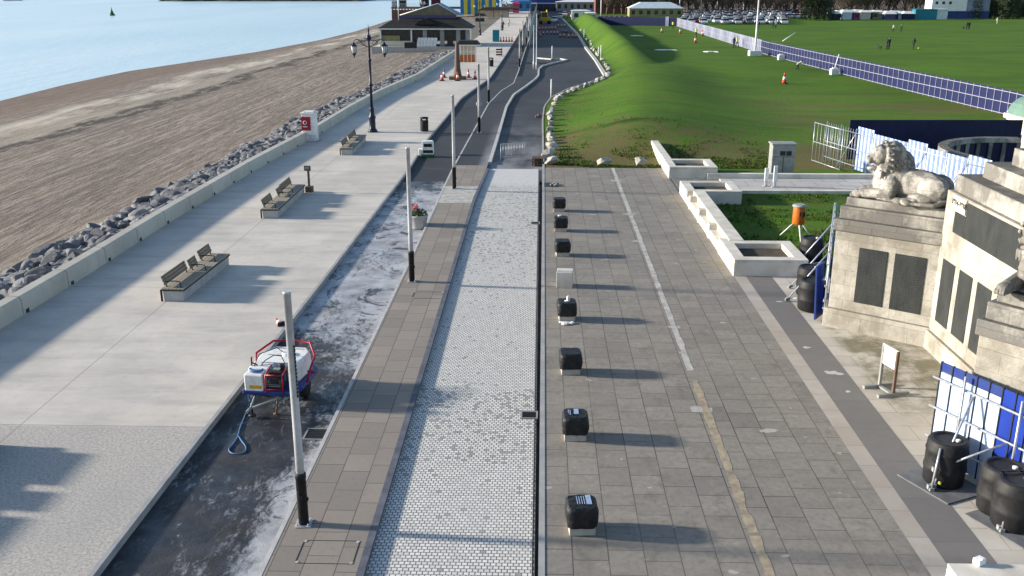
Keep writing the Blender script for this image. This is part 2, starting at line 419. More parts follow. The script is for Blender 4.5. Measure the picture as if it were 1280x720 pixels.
def rock(name, a, b):
    t = NT(name)
    oi = t.n("ShaderNodeObjectInfo")
    x = t.mix(t.ramp(t.noise(2.2, 6, .7), .35, .68), a, b)
    x = t.mix(t.ramp(oi.outputs["Random"], 0, 1, 0, .6), x, (.32, .31, .305))
    x = t.mix(t.ramp(t.math('FRACT', t.math('MULTIPLY', oi.outputs["Random"], 7.13)), .55, .95, 0, .75), x, (.045, .05, .065))
    x = t.mix(t.ramp(t.noise(1.0, 4, .6), .58, .7, 0, .55), x, (.5, .49, .48))
    t.bump(t.noise(9, 6, .7), .6, .05)
    return t.done(x, .85, .25)
MT['rock'] = rock("armour_rock", (.185, .19, .205), (.05, .052, .06))
MT['limestone'] = M("pale_limestone", (.47, .44, .39), (.26, .245, .22), .9, 3, .6, 9, bd=.05)
def wallc():
    t = NT("sea_wall_concrete")
    v = t.xyz()
    x = t.mix(t.ramp(t.noise(.4, 5, .6), .36, .66), (.56, .52, .44), (.46, .425, .36))
    x = t.mix(t.ramp(t.noise(2.0, 5, .65, (1, 1, .4)), .52, .74, 0, .5), x, (.33, .3, .25))
    sn = t.math('FRACT', t.math('DIVIDE', v[1], 2.98))
    x = t.mix(t.math('MULTIPLY', t.band(sn, .492, .508, .006), .75), x, (.13, .12, .1))
    t.bump(t.noise(18, 4), .25, .01)
    return t.done(x, .85, .25)
MT['wallc'] = wallc()
MT['kerbd'] = M("dark_granite_kerb", (.075, .082, .105), (.13, .138, .165), .7, 3)
MT['kerbl'] = M("pale_granite_kerb", (.5, .49, .47), (.36, .355, .35), .8, 2)
MT['kerbm'] = M("mid_granite_kerb", (.36, .355, .35), (.27, .27, .275), .8, 2)
MT['edge'] = M("slab_edge", (.1, .105, .115), (.17, .17, .175), .8, 2)
MT['earth'] = M("bare_earth", (.16, .14, .115), (.11, .1, .08), .95, 1, .4, 8)
MT['screed'] = M("screed_line", (.5, .485, .45), (.3, .28, .25), .9, 3, .4, 30)
MT['screedt'] = M("tan_screed", (.4, .335, .23), (.24, .2, .15), .9, 5, .5, 30)
MT['slot'] = M("slot_drain", (.03, .03, .032), None, .6, 3)

# ------------------------------------------------------------------ mesh builder
class MB:
    def __init__(s): s.b = bmesh.new(); s.mi = 0
    def _m(s, vs):
        fs = set(f for v in vs for f in v.link_faces)
        for f in fs: f.material_index = s.mi
    def box(s, c, d, rz=0.0, taper=1.0, rx=0.0, ry=0.0):
        m = Matrix.Translation(c) @ Matrix.Rotation(rz, 4, 'Z') @ Matrix.Rotation(ry, 4, 'Y') @ Matrix.Rotation(rx, 4, 'X')
        vs = []
        for z in (-.5, .5):
            k = taper if z > 0 else 1
            for x, y in ((-.5, -.5), (.5, -.5), (.5, .5), (-.5, .5)):
                vs.append(s.b.verts.new(m @ Vector((x * d[0] * k, y * d[1] * k, z * d[2]))))
        for q in ((3, 2, 1, 0), (4, 5, 6, 7), (0, 1, 5, 4), (1, 2, 6, 5), (2, 3, 7, 6), (3, 0, 4, 7)):
            s.b.faces.new([vs[i] for i in q]).material_index = s.mi
        return s
    def b2(s, a, b, **k):                               # box by two corners
        return s.box([(a[i] + b[i]) / 2 for i in range(3)], [abs(b[i] - a[i]) for i in range(3)], **k)
    def tube(s, pts, r, seg=8, cap=True, closed=False):
        pts = [Vector(p) for p in pts]
        n = len(pts)
        rs = r if isinstance(r, (list, tuple)) else [r] * n
        rings = []
        ref = None
        for i, p in enumerate(pts):
            if closed: d = (pts[(i + 1) % n] - pts[i - 1])
            else: d = pts[min(i + 1, n - 1)] - pts[max(i - 1, 0)]
            d.normalize()
            if ref is None: ref = Vector((0, 0, 1)) if abs(d.z) < .9 else Vector((1, 0, 0))
            a = d.cross(ref)
            if a.length < 1e-4: a = d.orthogonal()
            a.normalize(); c = a.cross(d); ref = c
            rings.append([s.b.verts.new(p + (a * math.cos(2 * math.pi * k / seg) + c * math.sin(2 * math.pi * k / seg)) * rs[i]) for k in range(seg)])
        for i in range(n if closed else n - 1):
            A, B = rings[i], rings[(i + 1) % n]
            for k in range(seg):
                f = s.b.faces.new((A[k], A[(k + 1) % seg], B[(k + 1) % seg], B[k])); f.material_index = s.mi; f.smooth = True
        if cap and not closed:
            s.b.faces.new(rings[0][::-1]).material_index = s.mi
            s.b.faces.new(rings[-1]).material_index = s.mi
        return s
    def lathe(s, prof, seg=16, c=(0, 0, 0), smooth=True):
        c = Vector(c)
        rings = []
        for r, z in prof:
            rings.append([s.b.verts.new(c + Vector((max(r, .0005) * math.cos(2 * math.pi * k / seg), max(r, .0005) * math.sin(2 * math.pi * k / seg), z))) for k in range(seg)])
        for A, B in zip(rings, rings[1:]):
            for k in range(seg):
                f = s.b.faces.new((A[k], A[(k + 1) % seg], B[(k + 1) % seg], B[k])); f.material_index = s.mi; f.smooth = smooth
        s.b.faces.new(rings[0][::-1]).material_index = s.mi
        s.b.faces.new(rings[-1]).material_index = s.mi
        return s
    def prism(s, poly, z0, z1, scale=1.0):              # plan outline (ccw) extruded upwards
        cx = sum(p[0] for p in poly) / len(poly); cy = sum(p[1] for p in poly) / len(poly)
        lo = [s.b.verts.new((p[0], p[1], z0)) for p in poly]
        hi = [s.b.verts.new((cx + (p[0] - cx) * scale, cy + (p[1] - cy) * scale, z1)) for p in poly]
        n = len(poly)
        s.b.faces.new(lo[::-1]).material_index = s.mi
        s.b.faces.new(hi).material_index = s.mi
        for i in range(n): s.b.faces.new((lo[i], lo[(i + 1) % n], hi[(i + 1) % n], hi[i])).material_index = s.mi
        return s
    def side(s, poly, y0, y1):                          # outline in X-Z extruded along Y
        a = [s.b.verts.new((p[0], y0, p[1])) for p in poly]; b = [s.b.verts.new((p[0], y1, p[1])) for p in poly]
        n = len(poly)
        s.b.faces.new(a).material_index = s.mi; s.b.faces.new(b[::-1]).material_index = s.mi
        for i in range(n): s.b.faces.new((a[(i + 1) % n], a[i], b[i], b[(i + 1) % n])).material_index = s.mi
        return s
    def face(s, pts):
        f = s.b.faces.new([s.b.verts.new(p) for p in pts]); f.material_index = s.mi; return s
    def blob(s, c, r, rz=0.0, ry=0.0, sub=2, rx=0.0):
        m = Matrix.Translation(c) @ Matrix.Rotation(rz, 4, 'Z') @ Matrix.Rotation(ry, 4, 'Y') @ Matrix.Rotation(rx, 4, 'X') @ Matrix.Diagonal((*r, 1))
        o = bmesh.ops.create_icosphere(s.b, subdivisions=sub, radius=1, matrix=m)
        s._m(o['verts'])
        return s
    def capsule(s, a, b, ra, rb, n=5):
        a, b = Vector(a), Vector(b)
        for i in range(n):
            k = i / (n - 1); q = ra + (rb - ra) * k
            s.blob(a.lerp(b, k), (q, q, q), sub=2)
        s.tube([a, b], [ra, rb], 10)
        return s
    def build(s, name, mat, parent=None, bevel=0.0, smooth=None, seg=2):
        me = bpy.data.meshes.new(name)
        bmesh.ops.recalc_face_normals(s.b, faces=s.b.faces)
        s.b.to_mesh(me); s.b.free()
        for m in (mat if isinstance(mat, list) else [mat]): me.materials.append(MT[m] if isinstance(m, str) else m)
        o = bpy.data.objects.new(name, me)
        COL.objects.link(o)
        if parent: o.parent = parent
        if smooth is not None:
            for p in me.polygons: p.use_smooth = smooth
        if bevel:
            bv = o.modifiers.new("bevel", 'BEVEL'); bv.width = bevel; bv.segments = seg; bv.limit_method = 'ANGLE'
        return o

def bake(o, smooth=True):                               # replace a mesh by its modified form
    dg = bpy.context.evaluated_depsgraph_get()
    me = bpy.data.meshes.new_from_object(o.evaluated_get(dg))
    o.modifiers.clear(); o.data = me
    for p in me.polygons: p.use_smooth = smooth
    return o
def remesh(o, vox, it=4, fac=.5):
    m = o.modifiers.new("remesh", 'REMESH'); m.mode = 'VOXEL'; m.voxel_size = vox
    k = o.modifiers.new("smooth", 'SMOOTH'); k.iterations = it; k.factor = fac
    return bake(o)

def tag(o, label=None, cat=None, group=None, kind=None):
    if label: o['label'] = label
    if cat: o['category'] = cat
    if group: o['group'] = group
    if kind: o['kind'] = kind
    return o
def thing(name, label, cat, loc=(0, 0, 0), rz=0.0, group=None):
    o = bpy.data.objects.new(name, None)
    o.empty_display_size = .3
    COL.objects.link(o); o.location = loc; o.rotation_euler = (0, 0, rz)
    return tag(o, label, cat, group)
def dup(o, loc=None, rz=None, label=None, group=None, parent=None, scale=None):
    kids = [c for c in COL.objects if c.parent == o]
    c = o.copy(); COL.objects.link(c)
    if parent: c.parent = parent
    if loc is not None: c.location = loc
    if rz is not None: c.rotation_euler = (0, 0, rz)
    if scale is not None: c.scale = (scale,) * 3
    if label: c['label'] = label
    if group: c['group'] = group
    for k in kids: dup(k, parent=c)
    return c
def struct(o): return tag(o, kind='structure')

def line(px, z=0.0, ext=None):
    pts = sorted([(G(x, y, z).y, G(x, y, z).x) for x, y in px] + (ext or []))
    def fn(Y):
        if Y <= pts[0][0]: return pts[0][1]
        for (a, xa), (b, xb) in zip(pts, pts[1:]):
            if Y <= b: return xa + (xb - xa) * (Y - a) / (b - a)
        return pts[-1][1]
    return fn
const = lambda v: (lambda Y: v)
def ys(a, b, n): return [a + (b - a) * i / n for i in range(n + 1)]
def sheet(name, L, Rr, Y, z, mat, cols=1):
    m = MB(); rows = []
    for y in Y:
        a, b = L(y), Rr(y)
        rows.append([m.b.verts.new((a + (b - a) * i / cols, y, z)) for i in range(cols + 1)])
    for A, B in zip(rows, rows[1:]):
        for i in range(cols): m.b.faces.new((A[i], A[i + 1], B[i + 1], B[i]))
    return struct(m.build(name, mat))
def ribbon(m, pts, w, z0, z1, side=0):                   # kerb or wall of width w along plan points
    pts = [Vector((p[0], p[1])) for p in pts]
    rows = []
    for i, p in enumerate(pts):
        d = pts[min(i + 1, len(pts) - 1)] - pts[max(i - 1, 0)]
        n = Vector((d.y, -d.x)).normalized()
        a = p + n * (w * (side - .5)); b = p + n * (w * (side + .5))
        rows.append([m.b.verts.new((a.x, a.y, z0)), m.b.verts.new((a.x, a.y, z1)), m.b.verts.new((b.x, b.y, z1)), m.b.verts.new((b.x, b.y, z0))])
    for A, B in zip(rows, rows[1:]):
        for i in range(4): m.b.faces.new((A[i], A[(i + 1) % 4], B[(i + 1) % 4], B[i]))
    m.b.faces.new(rows[0]); m.b.faces.new(rows[-1][::-1])
    return m

# ------------------------------------------------------------------ lines of the street, in plan
wall_line = line([(0, 412), (116, 340), (195, 289), (255, 252), (319, 213), (400, 168), (440, 142), (475, 122), (525, 99), (550, 82), (575, 65)], 0, [(0, -16.4)])
prom_edge = line([(510, 210), (532, 175), (562, 140), (575, 123), (612, 97), (632, 68), (654, 33), (664, 10)], 0, [(0, -7.95), (16, -7.95), (32, -7.72)])
dash_line = line([(553, 238), (565, 212), (600, 149), (611, 129), (627, 113), (642, 104), (648, 89), (655, 67), (664, 40), (670, 20)], 0, [(0, -4.92), (36, -4.9)])
rkl = line([(609, 213), (622, 171), (633, 133), (642, 118), (658, 107), (672, 96)], 0, [(0, -3.1), (46, -3.2)])
kerb_r = line([(679, 211), (678, 149), (680, 133), (689, 121), (711, 110), (738, 102), (757, 94), (745, 75), (733, 60), (722, 42), (702, 22)], 0, [(0, .03)])
YN, YF = 54.4, 620.0

ground = struct(MB().b2((-17, -30, -.6), (420, 900, -.3)).build("ground", 'earth'))
YY = ys(-6, 60, 22) + ys(62, 170, 54) + ys(175, 620, 60)
m = MB()
Yw = [y for y in YY]
rows = []
for y in Yw:
    a, b = wall_line(min(y, 165)) - .1, prom_edge(y)
    rows.append([m.b.verts.new(p) for p in ((a, y, -.3), (a, y, 0), (b, y, 0), (b, y, -.28))])
for A, B in zip(rows, rows[1:]):
    for i in range(3):
        f = m.b.faces.new((A[i], A[i + 1], B[i + 1], B[i]))
        f.material_index = 1 if i == 2 else 0
struct(m.build("promenade", ['prom', 'edge']))
m = ribbon(MB(), [(prom_edge(y) + .004, y) for y in YY], .1, -.25, .012, .5)
struct(m.build("promenade_kerb", 'kerbm'))
sheet("dusty_carriageway", lambda y: prom_edge(y) - .02, dash_line, [y for y in YY if y <= 51] + [51.0], -.15, 'dusty', 4)
sheet("tarmac_road", lambda y: prom_edge(y) - .02, lambda y: kerb_r(y) + .1, [51.0, YN] + [y for y in YY if y > YN], -.146, 'tarmac', 6)
m = ribbon(MB(), [(dash_line(y), y) for y in YY if y < 230], .09, -.2, .005)
struct(m.build("footway_kerb", 'kerbl'))
sheet("footway", lambda y: dash_line(y) + .045, lambda y: rkl(y) - .07, ys(-6, 45, 20), 0, 'foot', 2)
sheet("footway_patch", lambda y: dash_line(y) + .045, lambda y: rkl(y) - .07, ys(45, 49, 3), 0, 'screed')
sheet("footway_strip", lambda y: dash_line(y) + .045, lambda y: rkl(y) - .07, ys(49, 55, 3), 0, 'foot')
sheet("footway_tarmac", lambda y: dash_line(y) + .045, lambda y: rkl(y) - .07, ys(55, 111, 30), 0, 'tarmac', 2)
m = ribbon(MB(), [(rkl(y), y) for y in YY if y < 56], .14, -.2, .012)
struct(m.build("road_kerb", 'kerbd'))
bo = [(rkl(y), y) for y in ys(56, 109, 34)] + [tuple(G(x, y)[:2]) for x, y in ((673, 94), (673.5, 86), (678, 82), (693, 78), (709, 74.5), (700, 73), (689, 73.5), (672, 72))]
m = ribbon(MB(), bo, .2, -.2, .03)
struct(m.build("far_road_kerb", 'kerbl'))
sheet("road", lambda y: rkl(y) + .07, const(-.035), ys(-6, YN, 24), -.09, 'sett', 2)
m = MB().b2((-.085, -6, -.3), (-.058, YN, -.082)); struct(m.build("slot_drain_channel", 'slot'))
m = ribbon(MB(), [(kerb_r(y) + .02, y) for y in YY if y < 105] + [tuple(G(x, y)[:2]) for x, y in ((738, 102), (757, 94))], .12, -.3, .012)
struct(m.build("plaza_kerb", 'kerbm'))
m = ribbon(MB(), [tuple(G(x, y)[:2]) for x, y in ((757, 94), (745, 75), (733, 60), (722, 42), (702, 22))], .45, -.3, .05)
struct(m.build("roadside_kerb", 'kerbl'))
sheet("plaza", const(.12), const(7.0), ys(-6, YN, 10), 0, 'plaza', 4)
sheet("plaza_far_strip", const(7.0), const(9.6), [33, 55], -.02, 'plaza')
# ragged screed line down the middle of the plaza
m = MB()
rows = []
for i, y in enumerate(ys(24.3, YN, 120)):
    w = .08 + .025 * noise.noise((y * 1.3, 0, 0)); c = 4.14 + .02 * noise.noise((y * .7, 5, 0))
    rows.append([m.b.verts.new((c - w - .015 * rnd.random(), y, .004)), m.b.verts.new((c + w + .02 * rnd.random(), y, .004))])
for A, B in zip(rows, rows[1:]): m.b.faces.new((A[0], A[1], B[1], B[0]))
struct(m.build("screed_line", 'screed'))
for y0_, y1_, mt_ in ((18.6, 23.6, 'screedt'), (16.2, 18.5, 'screedt'), (8, 16.1, 'screedt')):
    m = MB(); rows = []
    for y in ys(y0_, y1_, 50):
        w = .082 + .05 * noise.noise((y * 1.9, 2, 0)); c = 4.14 + .03 * noise.noise((y * .9, 7, 0))
        rows.append([m.b.verts.new((c - w - .03 * rnd.random(), y, .004)), m.b.verts.new((c + w + .03 * rnd.random(), y, .004))])
    for A, B in zip(rows, rows[1:]): m.b.faces.new((A[0], A[1], B[1], B[0]))
    struct(m.build("tan_screed_line", mt_))
sheet("pale_paving_band", const(7.0), const(7.42), ys(-6, 33.2, 4), 0, 'lband')
sheet("dark_paving_band", const(7.42), const(8.33), ys(-6, 33.2, 4), .003, 'dband')
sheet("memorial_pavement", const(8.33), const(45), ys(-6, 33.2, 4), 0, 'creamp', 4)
sheet("lawn", const(7.9), const(60), ys(33.2, 47.7, 8), -.01, 'lawn', 10)
m = MB().b2((9.6, 47.9, -.2), (60, 51.2, .06)); struct(m.build("garden_path", 'path'))
m = MB().b2((8.8, 47.62, -.2), (60, 47.9, .14)); m.b2((9.0, 51.2, -.2), (60, 51.55, .3)); struct(m.build("garden_path_kerb", 'pstone'))

# ------------------------------------------------------------------ field with the long bank beside the road
def bank(x, y):
    k = kerb_r(min(y, 200))
    nm = max(0, min(1, (y - 55.5) / 13)) * max(0, min(1, (150 - y) / 50)); nm = nm * nm * (3 - 2 * nm)
    c_ = 6.8 + max(0, y - 62) * .1; q_ = (x - c_) / (4.6 if x < c_ else 7.2)
    edge = max(0, min(1, (x - k - .3) / 3)); edge = edge * edge * (3 - 2 * edge)
    near = 1.25 * nm * edge * math.exp(-q_ * q_ * 1.3)
    f = max(0, min(1, (y - 82) / 84)); f = f * f * (3 - 2 * f)
    e = max(0, min(1, (300 - y) / 30)); e = e * e * (3 - 2 * e)
    x0, x1, x2 = k + .5, k + 4.6, k + 10.5
    if y < 112: x0, x1, x2 = 7.2 - (112 - y) * .03, 11.7 + (112 - y) * .05, 17.6 + (112 - y) * .12
    if x <= x0 or x >= x2: h = 0
    elif x < x1: t = (x - x0) / (x1 - x0); h = t * t * (3 - 2 * t)
    else: t = (x2 - x) / (x2 - x1); h = t * t * (3 - 2 * t)
    return max(2.5 * h * f * e, near) + .16 * noise.noise((x * .12, y * .07, 3)) * min(1, max(0, (x - k - .5) / 3))
m = MB(); rows = []
xs = [0, .25, .5, .8] + [1 + .6 * i for i in range(28)] + [18.5 + 2.0 * i for i in range(12)] + [44 + 8 * i for i in range(20)] + [215, 260, 340]
for y in [YN] + ys(56, 130, 74) + ys(132, 300, 84) + [306, 315, 330, 350]:
    k = kerb_r(y) + .09
    row = []
    for q in xs:
        row.append(m.b.verts.new((k + q, y, bank(k + q, y) - .01)))
    rows.append(row)
for A, B in zip(rows, rows[1:]):
    for i in range(len(xs) - 1): m.b.faces.new((A[i], A[i + 1], B[i + 1], B[i])).smooth = True
struct(m.build("field", 'grass'))
sheet("lawn_margin", const(9.6), const(70), [51.55, YN + .02], -.012, 'lawn', 6)
def gz(x, y): return bank(x, y) - .01

# ------------------------------------------------------------------ sea, beach, far shore
shore = line([(-400, 222), (0, 126), (80, 106), (160, 89), (320, 65), (400, 50), (445, 39), (470, 31), (485, 26)], -2.5)
struct(MB().face([(-4500, -300, -2.5), (60, -300, -2.5), (60, 7000, -2.5), (-4500, 7000, -2.5)]).build("sea", 'sea'))
m = MB(); rows = []
for y in ys(-4, 170, 87) + ys(174, 420, 50):
    a = wall_line(min(y, 165)) - .3
    if y > 200: a = -12
    s_ = shore(y)
    r = []
    for q in [0, .06, .12] + [.12 + .88 * i / 16 for i in range(1, 17)] + [1.3, 1.8]:
        x = a + (s_ - a) * q
        if q <= .12: z = -.25 - .6 * q / .12
        elif q <= 1: z = -.85 - 1.65 * ((q - .12) / .88) ** 1.25
        else: z = -2.5 - 3 * (q - 1)
        if .12 < q < 1: z += .16 * noise.noise((x * .25, y * .04, 0)) + .1 * math.exp(-((q - .7) / .06) ** 2)
        r.append(m.b.verts.new((x, y, z)))
    rows.append(r)
for A, B in zip(rows, rows[1:]):
    for i in range(len(A) - 1): m.b.faces.new((A[i], A[i + 1], B[i + 1], B[i])).smooth = True
struct(m.build("beach", 'beach'))
m = MB()
a, b = G(195, 1.6, -2.5), G(447, 1.6, -2.5)
pts = [a.lerp(b, i / 30) for i in range(31)]
lo = [m.b.verts.new((p.x, p.y + 4 * noise.noise((i * .4, 0, 0)), -2.8)) for i, p in enumerate(pts)]
hi = [m.b.verts.new((p.x, p.y + 10, -2.5 + (9 + 4 * noise.noise((i * .31, 2, 0))) * min(1, i / 4 + .05))) for i, p in enumerate(pts)]
bk = [m.b.verts.new((p.x, p.y + 160, -3)) for i, p in enumerate(pts)]
for i in range(30):
    m.b.faces.new((lo[i], lo[i + 1], hi[i + 1], hi[i])); m.b.faces.new((hi[i], hi[i + 1], bk[i + 1], bk[i]))
struct(m.build("headland", 'ever'))

# sea wall of precast blocks, with weep holes along its foot
sw = thing("sea_wall", "long low cream concrete wall between the promenade and the boulders", "wall")
def wp(y): return (wall_line(y), y)
m = MB(); rows = []
Ys = ys(2, 60, 40) + ys(62, 156, 60)
for y in Ys:
    x = wall_line(y); d = Vector((wall_line(y + .5) - wall_line(y - .5), 1)).normalized(); n = Vector((-d.y, d.x))
    rows.append([m.b.verts.new((x + n.x * o, y + n.y * o, z)) for o, z in ((0, -.3), (.03, .5), (.1, .6), (.42, .62), (.47, .56), (.5, -.9))])
for A, B in zip(rows, rows[1:]):
    for i in range(5): m.b.faces.new((A[i], A[i + 1], B[i + 1], B[i]))
m.b.faces.new(rows[0]); m.b.faces.new(rows[-1][::-1])
m.build("wall_body", 'wallc', sw)
for i, y in enumerate([22.6 + 2.98 * k for k in range(16)]):
    MB().b2((wall_line(y) - .06, y - .09, -.02), (wall_line(y) + .006, y + .09, .12)).build("weep_hole", 'slot', sw)

# ------------------------------------------------------------------ boulders
def rock_mesh(sub, seed, flat=.72):
    b = bmesh.new()
    bmesh.ops.create_icosphere(b, subdivisions=sub, radius=1)
    o = Vector((seed * 7.3, seed * 3.1, seed))
    cuts = []
    rr = random.Random(seed)
    for _ in range(13):
        cuts.append((Vector((rr.gauss(0, 1), rr.gauss(0, 1), rr.gauss(0, 1))).normalized(), rr.uniform(.5, .82)))
    for v in b.verts:
        p = v.co.copy()
        for n, d in cuts:
            q = p.dot(n)
            if q > d: p -= n * (q - d)
        p *= 1 + .07 * noise.noise(p * 1.7 + o)
        v.co = Vector((p.x * 1.12, p.y * .9, p.z * flat)) * 1.15
    me = bpy.data.meshes.new("boulder"); b.to_mesh(me); b.free()
    return me
RM = [rock_mesh(3, i + 1) for i in range(8)]
for me in RM: me.materials.append(MT['rock'])
spots = []
y = 22.0
rr = random.Random(5)
while y < 152:
    for k in range(10):
        t = (k + rr.random() * .8) / 10
        yy = y + rr.uniform(-.35, .35)
        width = 3.5 if yy < 60 else 3.9
        x = wall_line(yy) - .62 - width * t
        z = .06 - .75 * t + rr.uniform(-.12, .16)
        spots.append((x, yy, z, rr.uniform(.21, .52)))
    y += .48
def vis(s):
    p = PX(s[:3]); return -40 < p[0] < 1330 and -10 < p[1] < 760
spots = sorted([s for s in spots if vis(s)], key=lambda s: s[1])
LB = "rough grey boulder in the rock armour on the beach side of the low wall"
for s in spots[:296]:
    o = bpy.data.objects.new("boulder", RM[rr.randrange(8)])
    COL.objects.link(o)
    o.location = s[:3]; o.scale = (s[3] * rr.uniform(.85, 1.25), s[3] * rr.uniform(.8, 1.1), s[3] * rr.uniform(.75, 1.05))
    o.rotation_euler = (rr.uniform(-.5, .5), rr.uniform(-.5, .5), rr.uniform(0, 6.3))
    tag(o, LB, "boulder", "rock armour boulders")
m = MB(); protos = [rock_mesh(2, 20 + i) for i in range(6)]
for s in spots[296:]:
    me = protos[rr.randrange(6)]
    mt = Matrix.Translation(s[:3]) @ Matrix.Rotation(rr.uniform(0, 6.3), 4, 'Z') @ Matrix.Rotation(rr.uniform(-.5, .5), 4, 'X') @ Matrix.Diagonal((s[3] * rr.uniform(.9, 1.3), s[3], s[3] * rr.uniform(.7, 1.1), 1))
    vs = [m.b.verts.new(mt @ v.co) for v in me.vertices]
    for p in me.polygons: m.b.faces.new([vs[i] for i in p.vertices])
tag(m.build("rock_armour", 'rock'), "far run of grey rock armour boulders beside the curving sea wall", "rocks", None, 'stuff')

LM = [rock_mesh(3, 40 + i, .8) for i in range(5)]
for me in LM: me.materials.append(MT['limestone'])
kp_ = [(689, 204, .5), (686, 196, .42), (690, 186, .4), (689, 178, .4), (688, 171, .4), (688, 163, .42), (690, 156, .36), (689, 149, .4), (688, 143, .36), (690, 137, .36), (692, 131, .38), (697, 124, .4), (704, 119, .42), (711, 115.5, .4), (718, 113, .42), (725, 110, .45), (732, 108, .42), (739, 105.5, .45), (747, 102.5, .45), (755, 99.5, .45), (761, 95, .5), (761, 88, .45), (758, 82, .45), (753, 76, .45), (748, 69, .45), (743, 63, .45), (739, 57, .45), (735, 51, .45), (731, 45, .45), (726, 39, .45)]
kp = []
for i, (px, py, r) in enumerate(kp_):
    kp.append((px, py, r * rr.uniform(.8, 1.1)))
    if i > 0 and i + 1 < len(kp_):
        nx, ny, nr = kp_[i + 1]
        for q in ((.5,) if i < 10 else (.35, .7)):
            kp.append((px + (nx - px) * q + rr.uniform(-1.2, 1.6), py + (ny - py) * q, r * rr.uniform(.45, .8)))
for i, (px, py, r) in enumerate(kp):
    p = G(px, py + 1)
    o = bpy.data.objects.new("boulder", LM[i % 5]); COL.objects.link(o)
    o.location = (p.x, p.y, gz(p.x, p.y) + r * .45); o.scale = (r * rr.uniform(.8, 1.1), r * rr.uniform(.6, .95), r * rr.uniform(.6, .9)); o.rotation_euler = (rr.uniform(-.4, .4), rr.uniform(-.4, .4), rr.uniform(0, 6))
    if i == 0: tag(o, "large pale boulder ending the kerbside row at the paved plaza corner", "boulder", "pale boulders edging the grass")
    else: tag(o, "pale limestone boulder in the row between the road kerb and the grass", "boulder", "pale boulders edging the grass")
for px, r, lb in ((755, .36, "lone pale boulder on bare grass behind the plaza, nearer the road"), (801, .34, "lone pale boulder on bare grass close to the end of the stone planter wall")):
    p = G(px, 207)
    o = bpy.data.objects.new("boulder", LM[1 if px < 780 else 3]); COL.objects.link(o)
    o.location = (p.x, p.y + .2, r * .5); o.scale = (r * 1.15, r * .9, r); tag(o, lb, "boulder", "pale boulders edging the grass")
# tufts of longer grass: bed behind the planters and the worn corner by the plaza
m = MB()
def tuft(x, y, z, h):
    for _ in range(4):
        a = rr.uniform(0, 6.3); l = rr.uniform(.5, 1) * h
        dx, dy = math.cos(a), math.sin(a); w = .03
        m.b.faces.new([m.b.verts.new(p) for p in ((x - dy * w, y + dx * w, z), (x + dy * w, y - dx * w, z), (x + dx * l * .6, y + dy * l * .6, z + l))])
for _ in range(3600):
    x, y = rr.uniform(8.2, 24), rr.uniform(34, 47.4)
    if noise.noise((x * .5, y * .5, 0)) > -.1: tuft(x, y, -.02, .17)
for _ in range(2600):
    x, y = rr.uniform(.8, 14), 54.5 + rr.expovariate(.35)
    if noise.noise((x * .4, y * .4, 4)) > -.05: tuft(x, y, gz(x, y), .16)
tag(m.build("grass_tufts", 'lawn'), "short rough grass tufts on the lawn behind the pale planters", "grass", None, 'stuff')

# ------------------------------------------------------------------ stone planters and seat wall
def planter(label, x0, y0, x1, y1, h=.62, w=.42):
    t = thing("stone_planter", label, "planter", ((x0 + x1) / 2, (y0 + y1) / 2, 0), 0, "pale stone planters along the plaza edge")
    a, b = (x1 - x0) / 2, (y1 - y0) / 2
    m = MB()
    o = [(-a, -b), (a, -b), (a, b), (-a, b)]; q = [(-a + w, -b + w), (a - w, -b + w), (a - w, b - w), (-a + w, b - w)]
    V = lambda p, z: m.b.verts.new((p[0], p[1], z))
    r = [[V(p, z) for p in L] for L, z in ((o, -.05), (o, h - .09), ([(p[0] * .985, p[1] * .985) for p in o], h - .085), ([(p[0] * .985, p[1] * .985) for p in o], h - .07), (o, h - .065), (o, h), (q, h), (q, h - .4))]
    for A, B in zip(r, r[1:]):
        for i in range(4): m.b.faces.new((A[i], A[(i + 1) % 4], B[(i + 1) % 4], B[i]))
    m.build("planter_wall", 'pstone', t, .015)
    MB().b2((-a + w - .01, -b + w - .01, h - .45), (a - w + .01, b - w + .01, h - .2)).build("soil", 'soil', t)
    return t
planter("square stone planter beside the ballast barrels, at the near end of the seat wall", 6.97, 33.2, 9.6, 35.9)
planter("square stone planter on the near edge of the garden path, behind the seat wall", 7.0, 45.1, 9.6, 47.6)
planter("square stone planter farthest up the plaza, joined to a low sloping end wall", 6.95, 51.4, 9.55, 54.0)
planter("square stone planter at the bottom corner with a small white box on it", 6.98, 11.4, 9.6, 14.35)
ew = MB(); ew.b2((6.97, 54.02, -.05), (7.42, 60.6, .62)); tag(ew.build("end_wall", 'pstone', None, .02), "low pale stone wall running back over the grass from the farthest planter", "wall")
t = thing("seat_wall", "pale stone wall with three seat niches linking two square planters", "seat wall", (7.2, 40.5, 0))
m = MB(); m.b2((.08, -4.58, -.05), (.66, 4.58, .64)); m.build("back_wall", 'pstone', t, .03)
m = MB(); m.b2((-.2, -4.58, -.05), (.078, 4.58, .36)); m.build("seat", 'pstone', t, .015)
for y in (-4.35, -1.75, .9, 3.55): MB().b2((-.24, y - .2, -.04), (.1, y + .2, .6)).build("divider", 'pstone', t, .02)
p = G(1222, 703, .62)
m = MB(); m.box((0, 0, .06), (.17, .14, .11), .5); m.box((.03, -.02, .125), (.09, .08, .02), .5)
o = m.build("junction_box", 'white', None, .015); o.location = (p.x, p.y - .05, .62)
tag(o, "small white box lying on the planter rim at the bottom corner", "box")

